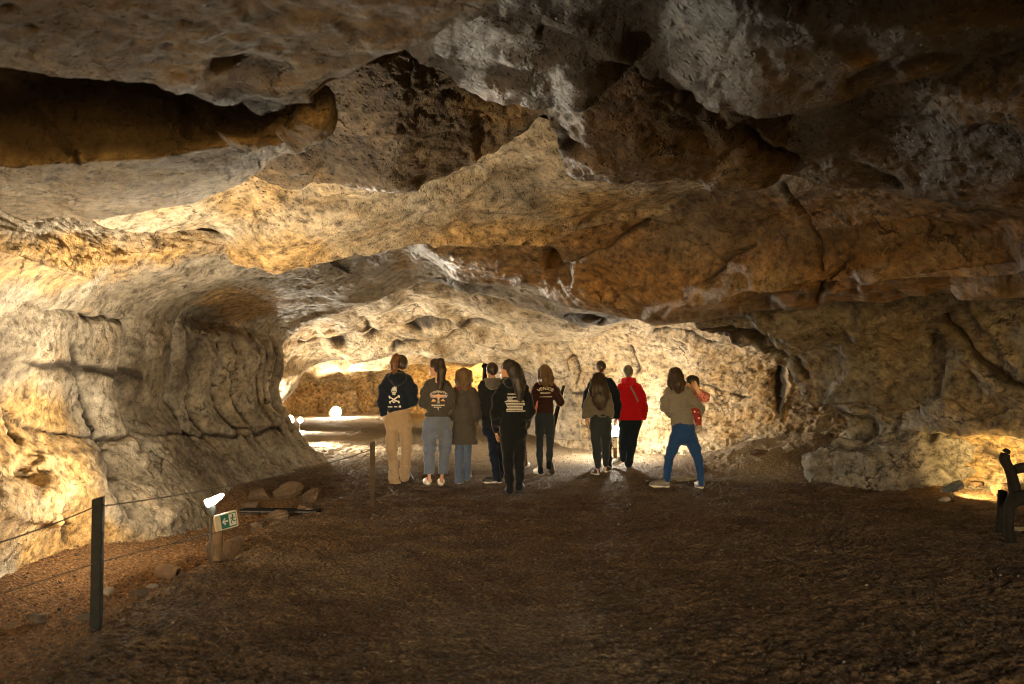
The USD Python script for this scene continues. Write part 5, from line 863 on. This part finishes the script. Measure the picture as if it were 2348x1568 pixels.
# barrier posts and their two wires
def post(x, y, m, label, h=0.73, w=0.062, yaw=8, D=None):
    D = D or ground_at(x, y); b = P(x, y, D); z = fz_at(b[0], b[1])
    t = thing('barrier_post', label, 'post', (b[0], b[1], z), yaw, 'low wooden posts of the wire barrier')
    top = b[2] + h - z
    o = w / 2; sec = Polygon([(-o, -o), (o, -o), (o, o), (-o, o)]).buffer(-.008).buffer(.008, quad_segs=2)
    g = trimesh.creation.extrude_polygon(sec, top + .25); g.apply_translation([0, 0, -.25])
    g = trimesh.remesh.subdivide_to_size(g.vertices, g.faces, .06); v = g[0].copy()
    hi = v[:, 2] > top - .002; v[hi, 2] -= 0.018 * (0.5 + v[hi, 0] / w) * -1 + .012; v[:, :2] += 0.004 * (fbm(v * [1, 1, .4], 6, 3, int(x))[:, None] - .5)
    obj('shaft', (v, g[1]), m, t, smooth=25)
    for zz in (0.10, 0.43):
        ey = tube([(-o - .004, 0, top - zz - .008), (-o - .018, 0, top - zz), (-o - .004, 0, top - zz + .008)], .0022, 5); obj('eyelet', ey, 'wire_steel', t)
    return b, z
b1, z1 = post(221, 1424, 'post_wood', 'weathered dark barrier post, tallest and nearest at lower left', .73)
b2, z2 = post(853, 1157, 'post_brown', 'brown barrier post beside the left edge of the walkers', .715, .056)
b0, z0 = post(-420, 1560, 'post_wood', 'barrier post outside the picture at far left', .73, D=4.7)
def wire(pts, sag, label, r=.0045):
    out = []
    for a, b in zip(pts[:-1], pts[1:]):
        u = np.linspace(0, 1, 26)[:, None]; q_ = np.array(a) * (1 - u) + np.array(b) * u; q_[:, 2] -= sag * 4 * (u * (1 - u))[:, 0]; out.append(q_ if len(out) == 0 else q_[1:])
    m = tube(np.vstack(out), r, 6); t = thing('barrier_wire', label, 'wire', pts[0]); m.apply_translation(-np.array(pts[0])); obj('strand', m, 'wire_steel', t, smooth=True); return t
up_ = lambda b, h: b + [0, 0, h]
w1 = wire([P(-420, 1330, 4.7), P(214, 1163, 5.88), P(851, 1031, 11.35)], .06, 'upper barrier wire strung from post to post across the lower left')
k0 = P(851, 1031, 11.35); kn = trimesh.creation.icosphere(1, .013); kn.apply_translation(k0 + [-.10, -.05, -.012] - np.array(P(-420, 1330, 4.7)))
obj('knot', kn, 'wire_steel', w1); lp = tube([k0 + np.array(o_) - P(-420, 1330, 4.7) for o_ in ((-.09, -.05, -.01), (-.06, -.03, .008), (-.02, 0, .004), (0, 0, 0))], .004, 5); obj('loop', lp, 'wire_steel', w1)
wire([P(-420, 1480, 4.7), P(214, 1292, 5.88), P(851, 1121, 11.35)], .015, 'lower barrier wire running close above the ground between the posts', .003)

# exit sign on its wooden stake
sb = P(497, 1268, 8.15); zs = fz_at(sb[0], sb[1])
t = thing('exit_sign', 'small emergency exit sign with a white arrow and running figure, leaning on a wooden stake', 'sign', (sb[0], sb[1], zs))
s_ = 8.15 / FOC
st = tube([(0, 0, -.2), (0, 0, .1), (.004, .01, .33), (0, .02, (1268 - 1168) * s_)], [.044, .042, .040, .036], 10); sv = st.vertices.copy(); sv += .012 * (fbm(sv * [1, 1, .3], 14, 3, 2)[:, None] - .5) * [1, 1, 0]
obj('stake', (sv, st.faces), 'stake_wood', t, smooth=50)
W_, H_, yaw_ = .200, .132, math.radians(46)
R = trimesh.transformations.rotation_matrix(yaw_, [0, 0, 1]) @ trimesh.transformations.rotation_matrix(-.16, [0, 1, 0])
ctr = np.array(P(518, 1194, 8.10)) - [sb[0], sb[1], zs]
T = R.copy(); T[:3, 3] = ctr
rr = sbox(-W_ / 2, -H_ / 2, W_ / 2, H_ / 2).buffer(-.014).buffer(.014, quad_segs=4)
STAND = np.array([[1, 0, 0, 0], [0, 0, -1, 0], [0, 1, 0, 0], [0, 0, 0, 1.0]])       # drawing plane to upright, facing -y
def plate(poly, y0, th):
    m = cat_([trimesh.creation.extrude_polygon(g, th) for g in getattr(poly, 'geoms', [poly])]); m.apply_translation([0, 0, y0]); return put(m, T @ STAND)
obj('board', plate(rr, -.011, .022), 'sign_cream', t, smooth=25)
gp = sbox(-.052, -.056, .088, .056); obj('green_panel', plate(gp, .0115, .0015), 'sign_green', t, smooth=False)
arrow = unary_union([Polygon([(-.044, 0), (-.018, .030), (-.010, .022), (-.022, .007), (.010, .007), (.010, -.007), (-.022, -.007), (-.010, -.022), (-.018, -.030)])])
door = sbox(.020, -.046, .082, .048)
man = unary_union([Point(.056, .034).buffer(.0085), LineString([(.054, .022), (.050, .002)]).buffer(.0075), LineString([(.053, .020), (.039, .010), (.034, .018)]).buffer(.0036), LineString([(.055, .019), (.066, .010), (.073, .016)]).buffer(.0036), LineString([(.050, .0), (.038, -.012), (.042, -.032)]).buffer(.0045), LineString([(.051, 0), (.062, -.014), (.075, -.014)]).buffer(.0045)])
obj('arrow', plate(arrow, .0135, .0012), 'sign_white', t, smooth=False); obj('doorway', plate(door.difference(man), .0135, .0012), 'sign_white', t, smooth=False)
stone(529, 1272, 8.1, (.085, .055, .105), 'blocky ochre stone leaning on the right side of the sign stake', seed=41, tilt=.3, rz=20, sink=.05)
stone(484, 1252, 8.3, (.05, .05, .11), 'narrow dark stone standing against the left side of the sign stake', 'stone_dark', seed=42, tilt=-.2, sink=.05)
stone(546, 1240, 8.6, (.085, .04, .08), 'slanted flat stone behind the sign, propped on the ochre block', seed=43, tilt=.7, rz=10, sink=.1)

def floodlight(loc, aim_to, label, m='lamp_white', r=.045, L=.16, case='lamp_case', foot=None, dome=.2, group=None):
    """A spotlight: a case, a bright glass at its front, a bracket down to its foot."""
    loc = np.array(loc, float); z = fz_at(loc[0], loc[1]) if foot is None else foot
    t = thing('spotlight', label, 'lamp', (loc[0], loc[1], z), 0, group); o_ = loc - [loc[0], loc[1], z]; d = np.array(aim_to, float) - loc; d /= np.linalg.norm(d)
    prof = [(0, -L), (r * .55, -L), (r * .72, -L * .75), (r * .98, -L * .45), (r * 1.06, 0.012), (r * 1.0, .014), (r * .97, -.004)]
    obj('case', put(lathe(prof), to_dir(d, o_)), case, t, smooth=35)
    obj('lamp_glass', put(lathe([(0, r * dome), (r * .35, r * dome * .93), (r * .68, r * dome * .7), (r * .90, r * dome * .4), (r * .96, 0), (r * .95, -.012), (0, -.012)]), to_dir(d, o_)), m, t, smooth=60)
    for k in range(5):
        rg = lathe([(r * (.70 + .06 * k), -L * .80 + k * L * .12), (r * (.84 + .06 * k), -L * .80 + k * L * .12), (r * (.84 + .06 * k), -L * .76 + k * L * .12), (r * (.70 + .06 * k), -L * .76 + k * L * .12)])
        obj('cooling_fin', put(rg, to_dir(d, o_)), case, t, smooth=35)
    c = o_ - d * L * .45; obj('bracket', tube([(c[0], c[1], -.05), (c[0], c[1], c[2] - r * .5)], .009, 6), case, t); return t
lp = np.array(P(492, 1146, 8.35))
t = floodlight(lp + [-.05, .0, -.02], lp + [-.6, .1, 1.4], 'spotlight above the exit sign, its glass tube glowing white', 'lamp_white', .042, .12, dome=.75)
base = np.array([t.GetAttribute('xformOp:translate').Get()[k] for k in range(3)])
tb = tube([np.array(P(474, 1157, 8.32)) - base, np.array(P(492, 1146, 8.32)) - base, np.array(P(506, 1137, 8.32)) - base, np.array(P(512, 1133, 8.32)) - base], [.030, .030, .020, .009], 12)
obj('glow_tube', tb, 'lamp_tube', t, smooth=True)

# litter in the trench: the broken jar, stones, a plank over the drain
pj = P(385, 1290, 7.9); zj = fz_at(pj[0], pj[1])
t = thing('clay_jar', 'broken brown clay jar lying on its side in the trench', 'jar', (pj[0], pj[1], zj), 0)
ax_ = to_dir((.95, -.25, -.08), (0, 0, .058))
obj('body', put(lathe([(0, -.095), (.045, -.095), (.058, -.05), (.062, .0), (.055, .05), (.048, .06), (.042, .06), (.050, .0), (.04, -.08), (0, -.085)]), ax_), 'clay_pot', t, smooth=40)
obj('rim', put(lathe([(.040, .062), (.050, .062), (.052, .085), (.049, .10), (.041, .10), (.040, .09)]), ax_), 'clay_pot', t, smooth=40)
for x, y, D, s3, lb, m in [(318, 1330, 7.1, (.075, .05, .045), 'dark angular stone in the trench in front of the clay jar', 'stone_dark'), (88, 1378, 6.7, (.09, .06, .05), 'dark flat stone at the left edge, left of the near post', 'stone_dark'), (200, 1372, 6.6, (.07, .05, .035), 'dark stone just left of the near post', 'stone_dark'), (248, 1297, 7.6, (.055, .045, .045), 'pale chip of rock at the foot of the left wall', 'stone_grey'),
                        (352, 1316, 7.4, (.06, .04, .02), 'flat pale chip beside the clay jar', 'stone_grey'), (296, 1400, 6.4, (.035, .03, .025), 'small reddish stone right of the near post', 'stone_brown')]:
    stone(x, y, D, s3, lb, m, sink=.15)
pl = P(645, 1168, 11.1); zp = fz_at(pl[0], pl[1])
t = thing('drain_plank', 'dark timber plank lying over the drain hole among the stones', 'plank', (pl[0], pl[1], zp), -4)
obj('board', box((-.44, -.10, .10), (.42, .10, .135)), 'dark_timber', t, smooth=False)
obj('nail_strip', box((-.44, -.106, .112), (.42, -.101, .124)), 'wire_steel', t, smooth=False)
pit = [(575, 1160, 11.6, (.20, .16, .15), 'rough brown stone at the left end of the drain plank', 0), (600, 1135, 12.2, (.26, .18, .15), 'wide brown boulder behind the left half of the drain plank', 0), (665, 1128, 12.3, (.30, .18, .19), 'largest brown boulder, behind the right half of the drain plank', 1), (712, 1148, 12.0, (.16, .16, .16), 'boulder at the right end of the drain plank', 1),
       (640, 1194, 10.6, (.22, .13, .12), 'low ochre rock in front of the drain plank', 0), (592, 1190, 10.7, (.14, .13, .13), 'rounded rock left of the low ochre one, by the drain', 0), (700, 1172, 11.1, (.17, .12, .10), 'slanting rock right in front of the drain plank', 1), (725, 1135, 12.8, (.12, .10, .07), 'small stone furthest right of the drain', 1)]
for x, y, D, s3, lb, k in pit: stone(x, y + 6, D, tuple(.74 * c for c in s3), lb, 'stone_brown', 'boulder', 'stones ringing the drain hole', seed=int(x), sink=.3, rz=x % 40)

# lamps at the foot of the arch
for x, y, D, r, tgt, lb in [(665, 962, 21.0, .085, (1.0, -.75, .10), 'upper spotlight on the pale post at the foot of the arch'), (676, 993, 20.3, .075, (1.4, -.45, .06), 'lower spotlight at the foot of the arch, facing the path'), (688, 963, 25.5, .06, (.6, -1.2, .2), 'small round lamp further back to the right of the arch lamps'), (770, 944, 34.5, .17, (.8, -.8, .35), 'bright spotlight far back in the next chamber')]:
    q_ = np.array(P(x, y, D)); floodlight(q_, q_ + np.array(tgt), lb, 'lamp_far' if D < 30 else 'lamp_back', r, r * 1.8, 'white_case', dome=1.1 if D > 30 else .3)
def pale_post(x, y0, y1, D, w, label):
    a_, b_ = np.array(P(x, y1, D)), np.array(P(x, y0, D)); t = thing('lamp_post', label, 'post', (a_[0], a_[1], a_[2]))
    obj('shaft', tube([(0, 0, -.15), (0, 0, (b_ - a_)[2] * .5), (0, 0, (b_ - a_)[2])], [w * .7, w, w * 1.1], 10), 'white_case', t, smooth=40); obj('cap', lathe([(0, (b_ - a_)[2]), (w * 1.5, (b_ - a_)[2]), (w * 1.5, (b_ - a_)[2] + .03), (0, (b_ - a_)[2] + .04)]), 'lamp_case', t, smooth=30)
pale_post(666, 972, 1004, 21.1, .05, 'pale post carrying the upper arch lamp'); pale_post(682, 1000, 1018, 20.2, .055, 'short white tube standing at the foot of the arch'); pale_post(774, 952, 962, 34.6, .09, 'pale stub under the far bright spotlight')
for x, y, D, s3, lb in [(632, 1012, 20.6, (.35, .25, .28), 'dark boulder left of the arch lamps'), (650, 1018, 20.8, (.22, .2, .18), 'dark slab of rock leaning under the arch lamps'), (655, 1026, 20.2, (.14, .12, .09), 'small stone in front of the arch lamps')]: stone(x, y, D, s3, lb, 'stone_dark', 'boulder', None, seed=int(x), z=float(P(x, y, D)[2]))

# lantern on a stake between the walkers
lb_ = P(1410, 1042, 18.4); zl = fz_at(lb_[0], lb_[1]); s_ = 18.4 / FOC
t = thing('lantern', 'bright lantern on a short stake above a white card, left of the red jacket', 'lantern', (lb_[0], lb_[1], zl))
hz = lambda y: lb_[2] - zl + (1042 - y) * s_
obj('stake', tube([(0, 0, -.2), (0, 0, hz(1000))], .035, 8), 'stake_wood', t, smooth=40)
obj('lamp_glass', lathe([(0, hz(1000)), (.055, hz(998)), (.075, hz(990)), (.072, hz(982)), (.045, hz(976)), (0, hz(974))]), 'lamp_lantern', t, smooth=50)
obj('hoop', tube([(-.11, 0, hz(1005)), (-.09, 0, hz(980)), (-.03, 0, hz(958)), (0, 0, hz(950)), (.03, 0, hz(958)), (.09, 0, hz(980)), (.10, 0, hz(1000))], .008, 6), 'wire_steel', t, smooth=True)
obj('base', lathe([(0, hz(1003)), (.08, hz(1003)), (.08, hz(1000)), (0, hz(1000))]), 'lamp_case', t, smooth=30)
cd = obj('card', box((-.085, -.05, hz(1026)), (.03, -.042, hz(1004))), 'sign_white', t, smooth=False)
for k in range(3): obj('card_mark', box((-.07 + .01 * k, -.0522, hz(1021 - 5 * k)), (-.045 + .01 * k, -.0505, hz(1019 - 5 * k))), 'lamp_case', cd, smooth=False)
obj('brace', tube([(0, 0, hz(1042)), (-.05, -.06, hz(1022))], .010, 6), 'stake_wood', t)

# spotlights: behind the mound, and in the right hand alcove; warm lamp in the recess of the far chamber
w_ = np.array(P(1750, 1047, 16.9)); floodlight(w_, w_ + [.02, 1.0, .55], 'spotlight hidden behind the earth mound, washing the pale right wall', 'lamp_wash', .085, .18)
w_ = np.array(P(2200, 1112, 12.15)); floodlight(w_, w_ + [.9, .25, .22], 'grey barrel spotlight on the ground lighting the right alcove', 'lamp_amber', .058, .24)
w_ = np.array(P(1135, 905, 38.5)); floodlight(w_, w_ + [-.3, 1.0, .9], 'warm lamp in the recess behind the timber frame', 'lamp_gold', .18, .3)
stone(2168, 1131, 11.9, (.10, .05, .035), 'pale pebble under the barrel spotlight', 'stone_grey', seed=61)
for x, y, D, s3, lb, m in [(1807, 1052, 15.8, (.10, .09, .085), 'white stone on the slope of the mound', 'stone_pale'), (1931, 1063, 15.2, (.07, .06, .07), 'small upright pale stone right of the white one', 'stone_pale'), (1560, 1091, 14.3, (.26, .2, .05), 'low pale slab of rock behind the feet of the parent', 'stone_grey'), (1613, 1079, 15.6, (.14, .1, .06), 'small stone right of the parent, at the foot of the mound', 'stone_brown'),
                        (1880, 1094, 14.3, (.28, .2, .16), 'rough block at the foot of the right rock mass', 'stone_grey'), (2020, 1108, 13.4, (.30, .22, .17), 'broken block beside the base of the right rock mass', 'stone_grey'), (1740, 1079, 15.9, (.22, .14, .07), 'low ledge of rock on the front of the mound', 'stone_brown'), (1512, 1103, 14.0, (.05, .04, .03), 'tan pebble left of the parent', 'stone_pale'),
                        (2262, 1072, 12.9, (.08, .07, .06), 'lit boulder in the right alcove', 'stone_brown'), (2240, 1102, 12.8, (.11, .1, .07), 'pitted rock in front of the alcove lamp', 'stone_brown'), (2300, 1110, 12.3, (.25, .16, .12), 'rock on the floor of the alcove beside the rustic seat', 'stone_brown')]:
    stone(x, y, D, s3, lb, m, seed=int(x), rz=(x * 3) % 50)

# pale slab leaning on the wall, timber frame in the far chamber
ps = P(1303, 1012, 20.3); zs = fz_at(ps[0], ps[1]); k_ = 20.3 / FOC
out = Polygon([((x - 1303) * k_, (1012 - y) * k_) for x, y in [(1279, 1010), (1284, 975), (1289, 940), (1293, 916), (1294, 898), (1298, 894), (1307, 893), (1312, 897), (1313, 914), (1322, 930), (1328, 946), (1329, 985), (1328, 1012)]]).buffer(.02).buffer(-.02)
m = trimesh.creation.extrude_polygon(out, .09); m = put(m, trimesh.transformations.rotation_matrix(math.radians(-10), [1, 0, 0]) @ STAND)
v_, f_ = trimesh.remesh.subdivide_to_size(m.vertices, m.faces, .06); v_ = v_ + .02 * (fbm(v_, 6, 3, 8)[:, None] - .5)
t = thing('stone_slab', 'pale bottle shaped slab leaning on the wall right of the maroon sweatshirt', 'slab', (ps[0], ps[1], ps[2] + .02)); obj('slab', (v_, f_), 'cave_rock', t, smooth=40)
dk = P(1268, 1005, 20.9); t = thing('leaning_pole', 'dark crooked pole leaning on the wall left of the pale slab', 'pole', (dk[0], dk[1], dk[2])); k_ = 20.9 / FOC
obj('pole', tube([(-.05, -.1, -.1), (0, 0, .25), (10 * k_, .12, .6), (26 * k_, .3, 120 * k_)], [.06, .05, .045, .03], 8), 'dark_timber', t, smooth=40); obj('stub', tube([(0, 0, .25), (-.10, -.05, .36)], [.03, .02], 7), 'dark_timber', t)
tf = P(1130, 958, 36.0); k_ = 36.0 / FOC
t = thing('timber_frame', 'dark timber frame of a post and crossbar in the lit far recess', 'frame', (tf[0], tf[1], tf[2]))
obj('upright', tube([(-20 * k_, 0, -.1), (-20 * k_, 0, 60 * k_), (-18 * k_, 0, 136 * k_)], [.10, .09, .085], 8), 'dark_timber', t, smooth=40); obj('upright', tube([(36 * k_, 0, -.1), (36 * k_, 0, 136 * k_)], .085, 8), 'dark_timber', t, smooth=40)
obj('crossbar', tube([(-26 * k_, -.1, 118 * k_), (10 * k_, -.1, 120 * k_), (42 * k_, -.1, 118 * k_)], .06, 8), 'dark_timber', t, smooth=40); obj('crossbar', tube([(-24 * k_, -.1, 60 * k_), (40 * k_, -.1, 62 * k_)], .05, 8), 'dark_timber', t, smooth=40)

# rustic log seat at the right edge
cb = P(2345, 1246, 8.85); s_ = 8.85 / FOC; zc = fz_at(cb[0], cb[1])
t = thing('log_seat', 'dark rustic seat made of crooked logs at the right edge', 'seat', (cb[0], cb[1], zc))
L3 = lambda x, y, d=0.0: ((x - 2345) * s_, d, (1246 - y) * s_)
def limb(pts, name, m='dark_timber', flat=1.0):
    p_ = np.array([q_[:3] for q_ in pts]); r_ = np.array([q_[3] for q_ in pts]) * s_
    u = np.linspace(0, 1, 26); pu = PchipInterpolator(np.linspace(0, 1, len(p_)), np.c_[p_, r_])(u); g = tube(pu[:, :3], pu[:, 3], 14)
    v = g.vertices + .018 * (fbm(g.vertices * [1, 1, .5], 9, 3, 17)[:, None] - .5); return obj(name, (v, g.faces), m, t, smooth=50)
limb([(*L3(2326, 1256), 12), (*L3(2316, 1235), 11), (*L3(2313, 1195), 11), (*L3(2316, 1165), 13), (*L3(2330, 1140), 15)], 'leg')
limb([(*L3(2318, 1165, .02), 13), (*L3(2345, 1145, .02), 17), (*L3(2400, 1140, .02), 18), (*L3(2450, 1142, .02), 16)], 'seat')
limb([(*L3(2345, 1150, .1), 16), (*L3(2340, 1110, .12), 13), (*L3(2333, 1080, .14), 11), (*L3(2325, 1058, .15), 12), (*L3(2334, 1038, .15), 7)], 'back_post')
limb([(*L3(2345, 1085, .14), 11), (*L3(2400, 1078, .16), 12), (*L3(2460, 1085, .16), 10)], 'back_rail')
limb([(*L3(2440, 1262), 12), (*L3(2436, 1200), 11), (*L3(2440, 1140), 14)], 'leg'); limb([(*L3(2340, 1236, .4), 10), (*L3(2345, 1180, .38), 10), (*L3(2345, 1140, .35), 11)], 'leg'); limb([(*L3(2440, 1236, .4), 10), (*L3(2440, 1140, .35), 11), (*L3(2450, 1040, .2), 8)], 'back_post')
stone(2335, 1192, 9.6, (.08, .05, .03), 'pale flake of stone under the log seat', 'stone_pale', seed=71)

# loose grit and pebbles on the ground
n = 12000; D_ = 4.2 * np.exp(rng.random(n) * math.log(20 / 4.2)); X_ = (rng.random(n) - .5) * (D_ * 1.12); Z_ = floor_z(X_, D_)
pi = UsdGeom.PointInstancer.Define(stage, path_of('gravel', None)); tag(pi, 'loose pebbles and grit scattered over the dirt floor', 'gravel', kind='stuff')
UsdGeom.Scope.Define(stage, str(pi.GetPath()) + '/pebbles'); pr = []
for k in range(5):
    g = stone_mesh((1, .8, .6), 500 + k, 1, .3); m = usdkit.mesh(stage, f'{pi.GetPath()}/pebbles/pebble_{k:03d}', g, M[['stone_dark', 'stone_brown', 'stone_dark', 'stone_grey', 'stone_wet'][k]], smooth=35); pr.append(m.GetPath())
pi.CreatePrototypesRel().SetTargets(pr); ki = rng.choice(4, n, p=[.42, .13, .42, .03]); damp = np.exp(-((X_ - .4) / 1.5) ** 2 - ((D_ - 11.2) / 2.6) ** 2); ki = np.where(rng.random(n) < .75 * damp, 4, ki)
pi.CreateProtoIndicesAttr(Vt.IntArray.FromNumpy(ki.astype(np.int32)))
sz = .005 + .012 * rng.random(n) ** 3.5 + .012 * (rng.random(n) > .985)
pi.CreatePositionsAttr(Vt.Vec3fArray.FromNumpy(np.stack([X_, D_, Z_ + .004], 1).astype(np.float32))); pi.CreateScalesAttr(Vt.Vec3fArray.FromNumpy(np.repeat(sz[:, None], 3, 1).astype(np.float32)))
an = rng.random(n) * 6.28; pi.CreateOrientationsAttr(Vt.QuathArray([Gf.Quath(float(math.cos(a_ / 2)), 0, 0, float(math.sin(a_ / 2))) for a_ in an]))
